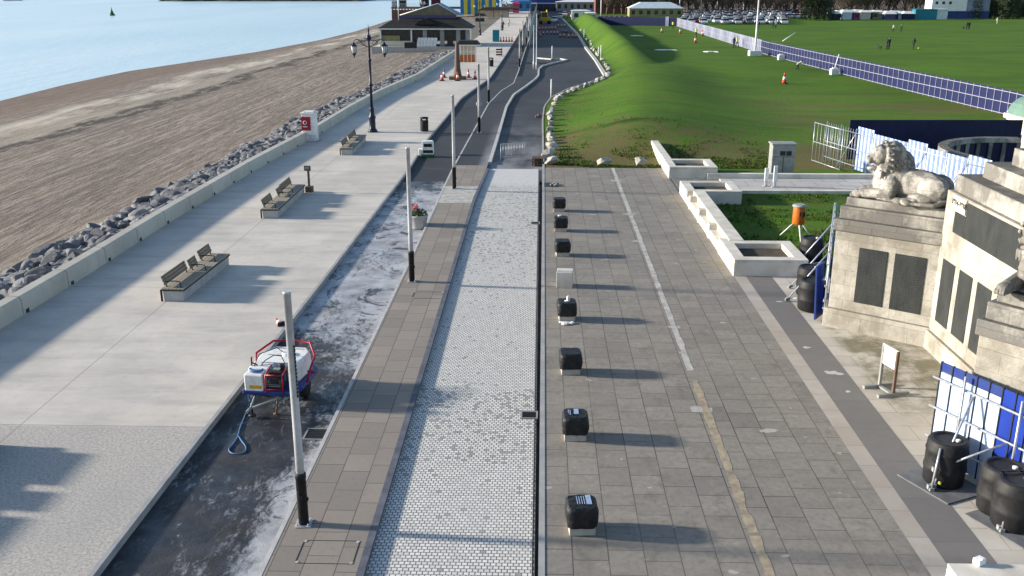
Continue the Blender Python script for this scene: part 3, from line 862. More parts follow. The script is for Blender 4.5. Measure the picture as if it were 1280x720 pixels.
# ------------------------------------------------------------------ wrapped stone cubes on the plaza
MT['cubestone'] = M('cube_stone', (.46, .425, .37), (.36, .33, .285), .85, 5, .3, 25)
def cube(py, px, label, wrapped=True, w=.5, extra=None):
    p = G(px, py)
    t = thing("stone_cube_seat", label, "cube seat", (p.x, p.y + .25, 0), rr.uniform(-.1, .1), "stone cube seats along the plaza")
    MB().b2((-w / 2, -w / 2, 0), (w / 2, w / 2, .56)).build("stone_block", 'cubestone' if wrapped else 'pstone', t, .012)
    if wrapped:
        m = MB(); o = w / 2 + .035
        m.lathe([], 4) if False else None
        b = m.b
        n = 8
        rows = []
        for i in range(n + 1):
            z = .17 + .43 * i / n; k = o + .018 * math.sin(math.pi * i / n) - (.035 if i == n else 0)
            rw = []
            for j in range(24):
                a = 2 * math.pi * (j + .5) / 24
                c, s_ = math.cos(a), math.sin(a)
                e = 1 / max(abs(c) ** 14 + abs(s_) ** 14, 1e-6) ** (1 / 14)
                q = k * e * (1 + .06 * noise.noise((c * 2 + px, s_ * 2, z * 6)) + .025 * noise.noise((c * 7, s_ * 7 + px, z * 3)))
                rw.append(b.verts.new((c * q, s_ * q, z + .012 * noise.noise((c * 3, s_ * 3 + px, 5)))))
            rows.append(rw)
        for A, B in zip(rows, rows[1:]):
            for j in range(24): b.faces.new((A[j], A[(j + 1) % 24], B[(j + 1) % 24], B[j])).smooth = True
        b.faces.new(rows[-1]).smooth = False
        cv = m.build("plastic_cover", 'wrap', t)
    return t
def prints(t, big=True):
    m = MB(); z = .617
    if big:                                             # unreadable white printing on the plastic
        for k in range(4): m.box((-.09 + .045 * k, .02, z), (.014, .3, .003), rx=0)
        m.box((.13, .03, z), (.1, .34, .003))
        for k in range(3): m.box((-.13 + .05 * k, -.225, z - .02), (.014, .04, .003))
    else:
        m.box((.02, .06, z), (.11, .28, .003)); m.box((-.12, .0, z), (.018, .26, .003)); m.box((-.16, .05, z), (.014, .2, .003))
    m.build("printed_label", 'lblue', t)
MT['lblue'] = M("pale_blue_print", (.38, .5, .66), (.2, .28, .42), .5, 30)
c1 = cube(670, 727, "black wrapped stone cube nearest the bottom edge, pale striped print on top"); prints(c1); c1.rotation_euler.z = .07
c2 = cube(552, 719, "black wrapped stone cube in line with the road gully, one broad pale print on top"); prints(c2, False)
cube(469, 713, "black wrapped stone cube with plain cover, next beyond the two with printed covers")
c4 = cube(402, 708.5, "black wrapped stone cube with a torn white bag at its foot")
for k, (dx, dy, z, s) in enumerate(((.06, .02, .62, .07), (.07, .02, .7, .06))): pass
tb = MB(); tb.box((.04, 0, .66), (.09, .09, .14), .3); tb.box((.04, 0, .745), (.05, .05, .04)); tb.box((.0, -.02, .6), (.14, .12, .02), .2)
o = tb.build("sealant_tub", 'whiteplastic', None, .012); o.location = (c4.location.x, c4.location.y, 0.005); tag(o, "small white tub standing on a black wrapped stone cube", "tub")
m = MB()
for k in range(9): m.blob((rr.uniform(-.22, .22), rr.uniform(-.14, .1), .03), (rr.uniform(.05, .12), rr.uniform(.04, .09), .035), rr.uniform(0, 3))
o = m.build("torn_bag", 'whiteplastic'); o.location = (c4.location.x - .02, c4.location.y - .42, 0); remesh(o, .02, 2); tag(o, "crumpled white plastic bag lying in front of a wrapped cube", "bag")
cube(360, 706, "bare pale stone cube, the only unwrapped one in the row", False, .55)
cube(321, 703, "black wrapped stone cube next beyond the bare stone cube, cover reaching the ground")
c7 = cube(290, 701, "black wrapped stone cube sixth of the covered ones, with white bits on top")
o = MB().box((-.05, .05, .64), (.14, .12, .05), .4).build("loose_wrapper", 'whiteplastic', None, .015); o.location = (c7.location.x, c7.location.y, 0); tag(o, "scrap of white wrapper on a far wrapped stone cube", "wrapper")
cube(265, 699, "black wrapped stone cube farthest away, just before the open pit")
p = G(689, 231)
t = thing("open_pit", "dark square pit with rubble in the far corner of the plaza", "pit", (p.x, p.y, 0))
m = MB(); m.b2((-.36, -.55, .003), (.36, .55, .012)); m.build("pit_floor", 'slot', t)
m = MB()
for k in range(9): m.blob((rr.uniform(-.1, .28), rr.uniform(-.4, .2), .06), (rr.uniform(.05, .13), rr.uniform(.05, .1), .07), rr.uniform(0, 3), sub=1)
tag(m.build("rubble", 'rub', t), kind='stuff')

# gullies, covers
def grate(name, px, py, w, d, label, z=-.085):
    p = G(px, py, z)
    t = thing(name, label, "drain cover", (p.x, p.y, z))
    m = MB(); m.b2((-w / 2, -d / 2, 0), (w / 2, -d / 2 + .04, .02)); m.b2((-w / 2, d / 2 - .04, 0), (w / 2, d / 2, .02)); m.b2((-w / 2, -d / 2 + .04, 0), (-w / 2 + .04, d / 2 - .04, .02)); m.b2((w / 2 - .04, -d / 2 + .04, 0), (w / 2, d / 2 - .04, .02))
    m.build("frame", 'grey', t)
    m = MB(); m.b2((-w / 2 + .04, -d / 2 + .04, .002), (w / 2 - .04, d / 2 - .04, .008)); m.build("opening", 'slot', t)
    m = MB()
    for k in range(5): m.b2((-w / 2 + .05, -d / 2 + .07 + (d - .14) * k / 5, .009), (w / 2 - .05, -d / 2 + .07 + (d - .14) * (k + .5) / 5, .018))
    m.build("bars", 'bin_black', t)
grate("gully_grate", 661.5, 519, .42, .42, "black gully grate in the white setts nearest the camera")
grate("gully_grate", 669, 279, .4, .4, "black gully grate in the far part of the white setts")
grate("gully_grate", 397, 543, .6, .6, "square drain grate in dusty asphalt beside the nearest silver post", -.145)
def cover(px, py, w, d, label, rz=0):
    p = G(px, py)
    t = thing("chamber_cover", label, "chamber cover", (p.x, p.y, .002), rz)
    m = MB()
    for s_ in (-1, 1): m.box((s_ * w / 2, 0, .002), (.012, d, .004)); m.box((0, s_ * d / 2, .002), (w - .014, .012, .004))
    m.build("rim", 'tyre', t)
    m = MB()
    for a in (-1, 1):
        for b in (-1, 1): m.box((a * (w / 2 - .03), b * (d / 2 - .03), .005), (.06, .06, .003), .78)
    m.build("corner_mark", 'screed', t)
cover(410, 690, 1.05, .75, "recessed paved chamber cover in the footway by the nearest silver post")
cover(535, 369, 1.0, .7, "recessed paved chamber cover in the footway by the second silver post")

# ------------------------------------------------------------------ silver posts
def post(px, py, label, h=4.75, ring=False, sleeve=True, z=0.0):
    p = G(px, py)
    t = thing("silver_post", label, "post", (p.x, p.y, z), 0, "silver posts along the footway")
    m = MB(); m.lathe([(.082, .9 if sleeve else 0), (.08, 2), (.072, h - .05), (.075, h - .05), (.075, h)], 14); m.build("shaft", 'steel', t)
    m = MB(); m.lathe([(.1, 0.02), (.1, 1.0), (.108, 1.0), (.108, 1.1), (.09, 1.12)], 14); m.build("sleeve", 'bin_black', t)
    m = MB(); m.box((0, 0, .012), (.3, .3, .024), .1)
    for a in (-.11, .11):
        for b in (-.11, .11): m.lathe([(.016, .02), (.016, .07)], 6, (a, b, 0))
    m.build("base_plate", 'steel', t)
    m = MB(); m.box((.0, -.098, .62), (.06, .03, .1)); m.box((.105, 0, .55), (.03, .05, .06)); m.build("latch", 'bin_black', t)
    if ring:
        m = MB(); m.tube([(.16 * math.cos(a), 0, 2.0 + .16 * math.sin(a)) for a in [i * math.pi / 8 for i in range(16)]], .03, 6, closed=True); m.build("ring_bracket", 'steel', t)
    return t
t = post(380, 655, "nearest silver post, black sleeve, beside the pressure washer trailer")
m = MB(); m.box((.068, -.035, 3.2), (.015, .012, 1.05))
for k in range(14): m.box((.075 + .0, -.035, 2.72 + k * .075), (.02, .05, .035))
m.build("slot_strip", 'bin_black', t)
post(515, 352, "silver post with black sleeve standing in front of the flower tub")
post(568, 236, "silver post with black sleeve at the end of the footway pavers")
post(599, 166, "silver post with a ring bracket on the new tarmac footway", ring=True)
post(611, 128, "silver post just beyond the one with the ring bracket")
for k, (px, py) in enumerate(((649.5, 84), (653.6, 66), (658, 55), (660.5, 46), (662.5, 39))):
    post(px, py, ["silver post first of five in a close far row by the pale mesh fence", "silver post second of five in the far row by the pale mesh fence", "silver post middle of five in the far row by the pale mesh fence", "silver post fourth of five in the far row by the pale mesh fence", "silver post last of five in the far row by the pale mesh fence"][k])
for px, py, h, lb in ((667, 86, 5.2, "thin grey mast on the traffic island, left of a pair"), (670.5, 87, 6.6, "taller thin grey mast on the traffic island, right of a pair")):
    p = G(px, py); m = MB(); m.lathe([(.09, 0), (.09, .8), (.055, .85), (.05, h)], 10); o = m.build("slim_mast", 'steel'); o.location = (p.x, p.y, 0); tag(o, lb, "mast", "masts on the traffic island")
def wand(px, py, h, label):
    p = G(px, py); t = thing("marker_post", label, "marker post", (p.x, p.y, gz(p.x, p.y) if px > 700 else -.1), 0, "white marker posts")
    m = MB(); m.lathe([(.07, 0), (.06, h)], 8); m.build("stem", 'white', t)
    m = MB(); m.lathe([(.2, 0), (.2, .05), (.08, .1)], 10); m.build("foot", 'bin_black', t)
wand(689, 121, 1.7, "white marker post at the kerb curve beside the boulders")
wand(690, 74, 1.9, "white marker post on the tip of the tarmac island")
wand(751, 74, 1.9, "taller white marker post on the grass verge, right of a pair"); wand(748, 72, 1.5, "shorter white marker post on the grass verge, left of a pair"); wand(730, 48, 1.7, "white marker post on the verge far along the road")

# ------------------------------------------------------------------ benches
def bench(near, far, label, segs, gap_first=False):
    a, b = G(*near), G(*far)
    d = b - a; L = d.length
    t = thing("long_bench", label, "bench", (a.x, a.y, 0), math.atan2(d.y, d.x) - math.pi / 2, "long concrete and timber benches on the promenade")
    m = MB(); m.side([(-.66, 0), (-.02, 0), (.0, .36), (-.68, .36)], 0, L) ; m.build("concrete_base", 'conc', t, .01)
    m = MB(); m.b2((-.76, -.03, .362), (.05, L + .03, .395)); m.b2((-.76, -.032, 0.0), (-.7, .01, .36)); m.build("steel_trim", 'bin_black', t)
    m = MB()
    for k in range(6): m.b2((-.72 + .127 * k, -.02, .398), (-.72 + .127 * k + .112, L + .02, .44))
    m.build("seat_slats", 'wood', t)
    for (s0, s1, off) in segs:
        m = MB()
        for k in range(3): m.box((-.64 + off - .035 * k, L * (s0 + s1) / 2, .57 + .105 * k), (.035, L * (s1 - s0), .098), ry=-.2)
        bk = m.build("backrest", 'woodback', t)
        m = MB()
        for yy in (s0 * L + .12, s1 * L - .12):
            m.tube([(-.6 + off, yy, .43), (-.66 + off, yy, .6), (-.72 + off, yy, .82)], .02, 6)
        m.build("back_bracket", 'bin_black', t)
        for yy in (s0 * L + .06,):
            m = MB(); m.tube([(-.62 + off, yy, .64), (-.3 + off, yy, .66), (-.14 + off, yy, .64), (-.1 + off, yy, .44)], .018, 6); m.build("armrest", 'bin_black', t)
    return t
bench((230, 377), (287, 331), "long bench second from the camera, its longest timber back at the near end", [(.02, .46, 0), (.47, .62, .1), (.74, .99, 0)])
bench((347.5, 273), (381, 241), "long bench beside the small timber sign, its longest timber back at the far end", [(.02, .3, 0), (.44, .6, .08), (.62, .99, 0)])
bench((440.5, 194), (457.5, 176.5), "farthest long bench, in front of the ornate lamp post", [(.05, .4, 0), (.5, .98, 0)])
b0 = G(-2, 556); bench(tuple(PX((b0.x, b0.y - 5.2, 0))), (-2, 556), "long bench nearest the camera, cut off by the left edge of the picture", [(.02, .46, 0), (.5, .65, .1), (.7, .98, 0)])

# ornate lamp post
p = G(466, 165)
t = thing("ornate_lamp_post", "dark blue ornate cast iron lamp post with hanging lanterns on the promenade", "lamp post", (p.x, p.y, 0), .1)
m = MB(); m.lathe([(.34, 0), (.34, .12), (.27, .2), (.22, .3), (.22, .95), (.26, 1.0), (.26, 1.08), (.17, 1.2), (.15, 1.6), (.18, 1.65), (.1, 1.75)], 8); m.build("pedestal", 'iron', t)
m = MB(); m.lathe([(.1, 1.7), (.085, 3.2), (.14, 3.25), (.14, 3.36), (.08, 3.42), (.075, 4.85), (.13, 4.9), (.13, 5.0), (.07, 5.05), (.06, 6.3)], 12); m.build("column", 'iron', t)
m = MB(); m.lathe([(.06, 6.3), (.16, 6.36), (.2, 6.5), (.12, 6.62), (.06, 6.7), (.05, 6.95), (.09, 7.0), (.03, 7.1), (.012, 7.35)], 12); m.build("finial", 'iron', t)
for k in range(2):
    an = k * math.pi
    dr = Vector((math.cos(an), math.sin(an), 0))
    m = MB()
    pt = lambda r, z: dr * r + Vector((0, 0, z))
    m.tube([pt(.05, 5.85), pt(.3, 5.95), pt(.55, 6.2), pt(.8, 6.38), pt(1.0, 6.3), pt(1.05, 6.16)], .03, 6)
    m.tube([pt(.06, 6.3), pt(.4, 6.28), pt(.75, 6.36)], .022, 6)
    m.tube([pt(.42 + .16 * math.cos(a), 6.12 + .16 * math.sin(a)) for a in [i * math.pi / 6 for i in range(12)]], .02, 6, closed=True)
    arm = m.build("scroll_arm", 'iron', t)
    c = dr * 1.05
    m = MB(); m.lathe([(.03, 6.18), (.08, 6.12), (.1, 6.04), (.24, 5.96), (.25, 5.92)], 8, (c.x, c.y, 0)); m.lathe([(.14, 5.44), (.15, 5.4), (.08, 5.32), (.04, 5.22), (.015, 5.12)], 8, (c.x, c.y, 0))
    for i in range(6):
        a = i * math.pi / 3; m.tube([(c.x + .22 * math.cos(a), c.y + .22 * math.sin(a), 5.93), (c.x + .14 * math.cos(a), c.y + .14 * math.sin(a), 5.42)], .014, 5)
    la = m.build("lantern", 'iron', t)
    m = MB(); m.lathe([(.2, 5.92), (.125, 5.43)], 6, (c.x, c.y, 0)); m.build("lantern_glass", 'whiteplastic', la)

dup(t, tuple(G(600, 44)), 0, "far ornate lamp post beside the small hut near the striped marquee")
dup(t, tuple(G(627.5, 38)), .2, "farthest ornate lamp post on the promenade by the shelter")
# litter bins
def bin_(px, py, label, h=1.02):
    p = G(px, py); t = thing("litter_bin", label, "litter bin", (p.x, p.y, 0), 0, "black litter bins")
    m = MB(); m.lathe([(.27, 0), (.29, .06), (.3, h * .72), (.3, h * .74)], 18); m.build("body", 'bin_black', t)
    m = MB(); m.lathe([(.31, h * .88), (.32, h * .9), (.3, h * .97), (.12, h)], 18)
    for a in range(4): m.box((.28 * math.cos(a * 1.57 + .78), .28 * math.sin(a * 1.57 + .78), h * .81), (.07, .07, h * .16), a * 1.57 + .78)
    m.build("hood", 'bin_black', t)
    MB().lathe([(.34, 0), (.34, .025)], 18).build("base_plate", 'grey', t)
bin_(530.5, 164, "round black litter bin on the promenade edge near the white control box")
bin_(614, 83, "round black litter bin on the promenade beyond the kiosk", 1.1)

# lifebuoy cabinet
p = G(388.5, 176)
t = thing("lifebuoy_cabinet", "white lifebuoy cabinet with red panel against the sea wall", "cabinet", (p.x, p.y, 0), -.1)
m = MB(); m.box((0, 0, .2), (.92, .7, .4)); m.box((0, 0, 1.12), (.9, .66, 1.42), taper=.96); m.box((0, 0, 1.86), (1.0, .78, .1)); m.box((.02, 0, 1.95), (.7, .62, .06)); m.build("body", 'whiteplastic', t, .025)
m = MB(); m.box((-.14, -.345, 1.18), (.62, .02, .9)); f = m.build("red_panel", 'red', t)
m = MB(); m.tube([(-.2 + .11 * math.cos(a), -.358, 1.25 + .11 * math.sin(a)) for a in [i * math.pi / 8 for i in range(16)]], .022, 6, closed=True); m.box((-.2, -.357, .98), (.3, .005, .05)); m.build("lifebuoy_symbol", 'white', f)
m = MB(); m.box((.05, 0, .012), (1.25, 1.0, .024)); m.build("foot_slab", 'grey', t)

# timber sign
p = G(387, 240)
t = thing("timber_sign", "small timber sign post on a wooden block by a long bench", "sign", (p.x, p.y, 0), -.1)
MB().box((0, 0, .15), (.34, .34, .3)).build("block", 'brown', t, .01)
MB().box((0, 0, .72), (.09, .09, .86)).build("stem", 'brown', t)
m = MB(); m.box((-.02, -.06, 1.22), (.34, .04, .26)); bd = m.build("board", 'brown', t, .008)
m = MB(); m.box((-.02, -.083, 1.24), (.2, .004, .12)); m.build("notice", 'grey', bd)

# white control box with green base
p = G(535, 193)
t = thing("control_box", "white wheeled box with dark front and green base beside the promenade edge", "site box", (p.x, p.y, -.14), .05)
m = MB(); m.box((0, 0, .1), (.8, .6, .16)); m.build("base", MT.setdefault('green', M("green_plastic", (.02, .14, .06), None, .5, 4)), t, .02)
m = MB(); m.side([(-.32, .18), (.36, .18), (.36, .5), (.36, .86), (.3, .98), (-.3, .98), (-.34, .86)], -.28, .28); m.build("body", 'whiteplastic', t, .02)
m = MB(); m.box((.02, -.286, .74), (.5, .012, .2)); m.build("window", 'glass', t); m = MB(); m.box((.02, -.286, .36), (.62, .012, .18)); m.build("lower_panel", 'bin_black', t)
m = MB(); m.box((-.46, -.1, .3), (.2, .3, .42)); m.build("side_tank", 'whiteplastic', t, .03)

# flower tub
p = G(523, 281)
t = thing("flower_tub", "grey stone flower tub with red flowers on the dusty carriageway", "flower tub", (p.x, p.y, -.14))
m = MB(); m.lathe([(.32, 0), (.34, .05), (.4, .5), (.44, .52), (.44, .6), (.38, .6), (.36, .5)], 20); m.build("tub", 'conc', t)
MB().lathe([(.37, .52), (.36, .53)], 16).build("soil", 'soil', t)
m = MB()
for k in range(150):
    a = rr.uniform(0, 6.3); r = rr.uniform(0, .38); h = .55 + rr.uniform(0, .34) * (1 - r)
    m.box((r * math.cos(a), r * math.sin(a), h), (.1, .06, .008), rr.uniform(0, 3), rx=rr.uniform(-1, 1), ry=rr.uniform(-.8, .8))
m.build("leaves", 'leaf', t)
m = MB()
for k in range(36):
    a = rr.uniform(1.6, 4.6); r = rr.uniform(.05, .34)
    m.blob((r * math.cos(a), r * math.sin(a), .8 + rr.uniform(0, .26)), (.045, .045, .035), sub=1)
m.build("flowers", 'flower', t)

# ------------------------------------------------------------------ pressure washer trailer
p = G(340, 512, -.15)
t = thing("pressure_washer_trailer", "white tank pressure washer trailer with red tube frame and blue bumper", "trailer", (p.x, p.y, -.15), -.1)
t.scale = (.87,) * 3
m = MB()
for s_ in (-.5, .5): m.b2((s_ - .04, -.2, .42), (s_ + .04, 2.1, .5))
for y in (.0, .9, 2.0): m.b2((-.46, y, .43), (.46, y + .07, .49))
m.tube([(-.45, 0, .46), (-.22, -.95, .46)], .035, 6); m.tube([(.45, 0, .46), (-.2, -.95, .46)], .035, 6); m.tube([(-.22, -.85, .46), (-.22, -1.25, .47)], .04, 6)
m.build("chassis", 'grey', t)
m = MB(); m.prism([(-.78, -.18), (.66, -.18), (.86, .3), (.86, 1.7), (.6, 2.05), (-.6, 2.05), (-.82, 1.7)], .5, .66); m.build("blue_bumper", 'blue', t, .05, seg=3)
m = MB(); m.prism([(-.7, .05), (-.05, .05), (0, .55), (.68, .55), (.74, 1.55), (.5, 1.95), (-.5, 1.95), (-.74, 1.5)], .66, 1.22, .95); tk = m.build("water_tank", 'whiteplastic', t, .06, seg=3)
MB().lathe([(.16, 1.21), (.16, 1.27), (.13, 1.29)], 16, (.1, 1.25, 0)).build("tank_lid", 'whiteplastic', tk)
m = MB(); m.box((-.42, -.02, .86), (.56, .3, .52)); m.build("pump_housing", 'whiteplastic', t, .04)
m = MB(); m.box((-.36, -.176, .76), (.36, .006, .1)); m.build("yellow_label", 'yellow', t)
m = MB(); m.box((.2, .1, .92), (.44, .5, .4)); m.box((.2, .1, 1.16), (.34, .36, .1)); m.lathe([(.09, 1.2), (.09, 1.34)], 10, (.3, .24, 0)); m.box((.2, -.16, .96), (.3, .03, .2)); m.build("engine", 'black', t, .02)
m = MB()
for k in range(5): m.box((.2, -.158, .8 + .05 * k), (.36, .012, .018))
m.box((.2, .1, 1.225), (.2, .14, .04)); m.build("cooling_fins", 'grey', t)
m = MB()
for y_ in (.35, .95, 1.5): m.box((-.0, y_ + .2, 1.226), (.9, .03, .012))
m.build("tank_strap", 'grey', t)
m = MB(); m.box((.32, .045, 1.0), (.3, .012, .18)); m.box((-.62, .7, .95), (.01, .5, .16)); m.build("faded_decal", 'hose', t)
m = MB()
for s_ in (-.04, .46): m.tube([(s_, -.2, .62), (s_, -.2, 1.15), (s_, .3, 1.25), (s_, .45, .7)], .022, 6)
m.tube([(-.04, -.2, 1.15), (.46, -.2, 1.15)], .022, 6); m.tube([(-.04, -.2, .72), (.46, -.2, .72)], .022, 6); m.build("engine_guard", 'red', t)
m = MB(); m.tube([(-.86, 1.0, .7), (-.88, 1.3, 1.2), (-.6, 1.98, 1.34), (0, 2.06, 1.36), (.55, 1.98, 1.34), (.92, 1.3, 1.2), (.94, .7, .95), (.9, .55, .66)], .036, 8); m.tube([(.86, .75, .92), (1.08, .8, .9)], .04, 6); m.build("tube_frame", 'red', t)
for k in range(2):
    m = MB(); m.tube([(-.42 + .19 * math.cos(a), .1 + .12 * math.sin(a), 1.16 + .03 * k) for a in [i * math.pi / 8 for i in range(16)]], .028, 6, closed=True); m.build("hose_coil", 'hose', t)
m = MB(); m.tube([(-.6, .25, .9), (-.62, .3, 1.45), (-.56, .22, 1.5)], .022, 6); m.tube([(-.62, .3, 1.3), (-.45, .3, 1.24)], .02, 6); m.build("spray_lance", 'black', t)
for s_ in (-1, 1):
    w = MB(); w.lathe([(.2, -.09), (.3, -.08), (.31, 0), (.3, .08), (.2, .09)], 20); wo = w.build("wheel", 'tyre', t); wo.rotation_euler = (0, math.pi / 2, 0); wo.location = (s_ * .66, 1.0, .31)
    h = MB(); h.lathe([(.17, -.07), (.19, .0), (.17, .07)], 14); h.build("rim", 'white', wo)
m = MB(); m.tube([(-.34, -.6, .46), (-.34, -.6, .12)], .03, 6); m.lathe([(.1, -.03), (.11, 0), (.1, .03)], 12, (-.34, -.6, .09)); m.build("jockey_wheel", 'black', t)
m = MB(); m.tube([(.3, -.25, .5), (.25, -.3, .04)], .028, 6); m.tube([(.16, -.3, .02), (.34, -.3, .02)], .03, 6); m.build("prop_stand", 'brown', t)
m = MB(); m.tube([(.3, .5, 1.24), (.15, .62, 1.42), (-.1, .7, 1.4), (-.3, .5, 1.3), (-.4, .2, 1.15)], .014, 6); m.tube([(.0, 1.3, 1.22), (-.15, 1.1, 1.48), (-.5, .6, 1.45), (-.55, .05, 1.1)], .014, 6); m.build("loose_pipe", 'black', t)
hp = [G(x, y, -.13) for x, y in ((312, 503), (306, 520), (300, 535), (297, 546), (291, 555), (286, 561), (289, 566), (298, 567), (306, 564), (307, 558), (302, 551), (298, 545))]
pts = [(p.x - .32, p.y + .1, .35), (hp[0].x, hp[0].y, .1)] + [tuple(q) for q in hp]
def smoothpts(P, n=5):
    P = [Vector(p) for p in P]; out = []
    for i in range(len(P) - 1):
        a, b, c, d = P[max(i - 1, 0)], P[i], P[i + 1], P[min(i + 2, len(P) - 1)]
        for k in range(n):
            s_ = k / n
            out.append(.5 * ((2 * b) + (c - a) * s_ + (2 * a - 5 * b + 4 * c - d) * s_ ** 2 + (3 * b - a - 3 * c + d) * s_ ** 3))
    return out + [P[-1]]
tag(MB().tube(smoothpts(pts), .015, 6).build("water_hose", 'hose'), "blue hose looped on the asphalt below the washer trailer", "hose")

# cones
def cone_proto():
    t = thing("traffic_cone", "x", "traffic cone")
    m = MB(); m.box((0, 0, .03), (.42, .42, .06)); m.build("base", 'bin_black', t)
    m = MB(); m.lathe([(.16, .06), (.122, .28)], 12); m.lathe([(.085, .5), (.04, .76), (.03, .77)], 12); m.build("body", 'cone', t)
    m = MB(); m.lathe([(.124, .281), (.087, .499)], 12); m.build("reflective_sleeve", 'white', t)
    return t
C0 = cone_proto(); C0_used = False
def cone(px, py, label, group, s=1.0):
    global C0_used
    p = G(px, py)
    z = gz(p.x, p.y) if px > 760 else (-.14 if px > 663 else 0)
    if not C0_used:
        C0.location = (p.x, p.y, z); C0['label'] = label; C0['group'] = group; C0.scale = (s,) * 3; C0_used = True
    else: dup(C0, (p.x, p.y, z), rr.uniform(0, 1), label, group, scale=s)
for (px, py), lb in zip(((552.5, 101), (555, 97), (572, 101), (585.5, 97), (594, 99)), ("orange cone at far left of the brown obelisk, in front of another", "orange cone at left of the brown obelisk, just behind another", "orange cone right against the foot of the brown obelisk", "orange cone behind and right of the brown obelisk", "orange cone farthest right of the brown obelisk")):
    cone(px, py, lb, "cones round the brown obelisk", 1.25)
for px, py in ((674, 36.5), (678, 36.3), (682, 36.2), (686, 36.2), (690, 36), (694, 36), (698, 33), (702, 33), (706, 33), (674.5, 42.5), (679, 42.5), (684, 42), (689, 42), (693, 42), (696.5, 42), (700, 45.5), (705, 45.5), (711, 46), (716, 46), (675, 45), (720, 46)):
    cone(px, py, "cone in the lines closing the road by the yellow digger", "cones across the far road", 1.25)
for px in (626, 629.5, 633, 636.5, 640): cone(px, 52, "cone in the short row beside the teal cabin on the promenade", "cones by the teal cabin", 1.2)
for px, py, lb in ((980, 104, "orange and white cone alone on the near grass before the blue fence"), (869, 53, "cone on the field beside two walkers"), (850, 41.5, "cone on the far field left of the fence end"), (827, 40.5, "cone on the far field near the white bags"), (878, 44, "cone at the foot of the white hoarding")):
    cone(px, py, lb, "cones scattered on the field", 1.5)
p = G(354, 413, -.15)
t = dup(C0, (p.x, p.y, -.03), 1.0, "red and white cone knocked over behind the washer trailer", "cones by the trailer", scale=.75); t.rotation_euler = (0, 1.4, 2.2)

# brown obelisk, kiosk and small things on the far promenade
p = G(572, 99)
t = thing("brown_obelisk", "brown tapering obelisk on a square base ringed by cones", "obelisk", (p.x, p.y, 0), .1)
MB().box((0, 0, .14), (1.9, 1.6, .28)).build("base", 'brown', t, .02)
m = MB(); m.lathe([(.5, .28), (.42, .6), (.33, 1.2), (.19, 3.9), (.16, 3.95)], 8); m.build("shaft", 'brown', t)
p = G(585, 77)
t = thing("kiosk", "white framed kiosk with orange counter and dark roof on the promenade", "kiosk", (p.x, p.y, 0), 0)
m = MB(); m.b2((-1.0, -.8, 0), (1.0, -.7, .95)); m.build("counter", 'orange', t)
m = MB()
for x in (-1.05, -.5, 0, .5, 1.05):
    m.b2((x - .04, -.83, 0), (x + .04, -.75, 2.15))
for x in (-1.05, 1.05): m.b2((x - .04, .75, 0), (x + .04, .83, 2.15))
m.b2((-1.1, -.84, 1.3), (1.1, -.74, 1.36)); m.build("frame", 'white', t)
MB().b2((-1.0, .6, 0), (1.0, .7, 2.1)).build("back_panel", 'cream', t)
m = MB(); m.b2((-1.55, -1.3, 2.15), (1.75, 1.2, 2.28)); r_ = m.build("roof", 'white', t); m = MB(); m.prism([(-1.5, -1.25), (1.7, -1.25), (1.7, 1.15), (-1.5, 1.15)], 2.282, 2.8, .7); m.build("roof_top", 'rooftile', r_)
p = G(624, 70); t = thing("seat_stack", "dark red stacked seats standing on the far promenade", "seat stack", (p.x, p.y, 0))
for k in range(3): m = MB(); m.box((0, 0, .2 + .36 * k), (.9, .7, .18)); m.box((.38, 0, .35 + .36 * k), (.1, .7, .16)); m.build("seat", MT.setdefault('maroon', M("maroon_plastic", (.09, .015, .03), None, .6, 3)), t, .02)
p = G(620, 52); t = thing("portable_toilet", "teal portable toilet cabin on the far promenade", "toilet cabin", (p.x, p.y, 0))
MB().b2((-.6, -.6, 0), (.6, .6, 2.05)).build("body", 'teal', t, .04); MB().b2((-.4, -.63, .1), (.4, -.602, 1.9)).build("door", 'teal', t); m = MB(); m.prism([(-.66, -.66), (.66, -.66), (.66, .66), (-.66, .66)], 2.06, 2.3, .7); m.build("roof", 'white', t)

# road oddments: pedestrian barrier, pallets, yellow digger, material heap
a, b = G(626, 201, -.12), G(657, 198, -.12)
t = thing("pedestrian_barrier", "grey steel pedestrian barrier standing on the dusty tarmac", "barrier", a, math.atan2(b.y - a.y, b.x - a.x)); L = (b - a).length
m = MB(); m.tube([(0, 0, 0), (0, 0, 1.0), (L, 0, 1.0), (L, 0, 0)], .022, 6); m.tube([(0, 0, .2), (L, 0, .2)], .018, 6); m.build("frame", 'scaf', t)
m = MB()
for k in range(1, 16): m.tube([(L * k / 16, 0, .2), (L * k / 16, 0, 1.0)], .009, 5)
m.build("bars", 'scaf', t)
p = G(672, 206, -.12); t = thing("pallet_pile", "dark weathered pallets piled at the kerb by the end boulder", "pallets", (p.x, p.y, -.12))
for k in range(3):
    m = MB()
    for j in range(5): m.b2((-.36 + .02 * k, -.4 + .17 * j, .1 + .16 * k), (.3 + .03 * k, -.28 + .17 * j, .13 + .16 * k))
    for x in (-.32, -.04, .24): m.b2((x, -.4, .01 + .16 * k), (x + .07, .4, .098 + .16 * k))
    m.build("pallet", 'brown', t)
p = G(678, 145); m = MB(); m.box((-.3, 0, .1), (.5, .25, .12), .2); m.box((-.25, .1, .2), (.3, .2, .1), .5); o = m.build("kerb_offcut", 'brown', None, .01); o.location = (p.x, p.y, -.14); tag(o, "dark offcut of kerb lying at the bend by the boulders", "offcut")
p = G(681, 29)
t = thing("yellow_digger", "yellow digger parked at the head of the closed road", "digger", (p.x, p.y, -.1), .1)
m = MB(); m.b2((-1.3, -1.6, .7), (1.3, 1.6, 1.7)); m.build("body", 'yellow', t, .08)
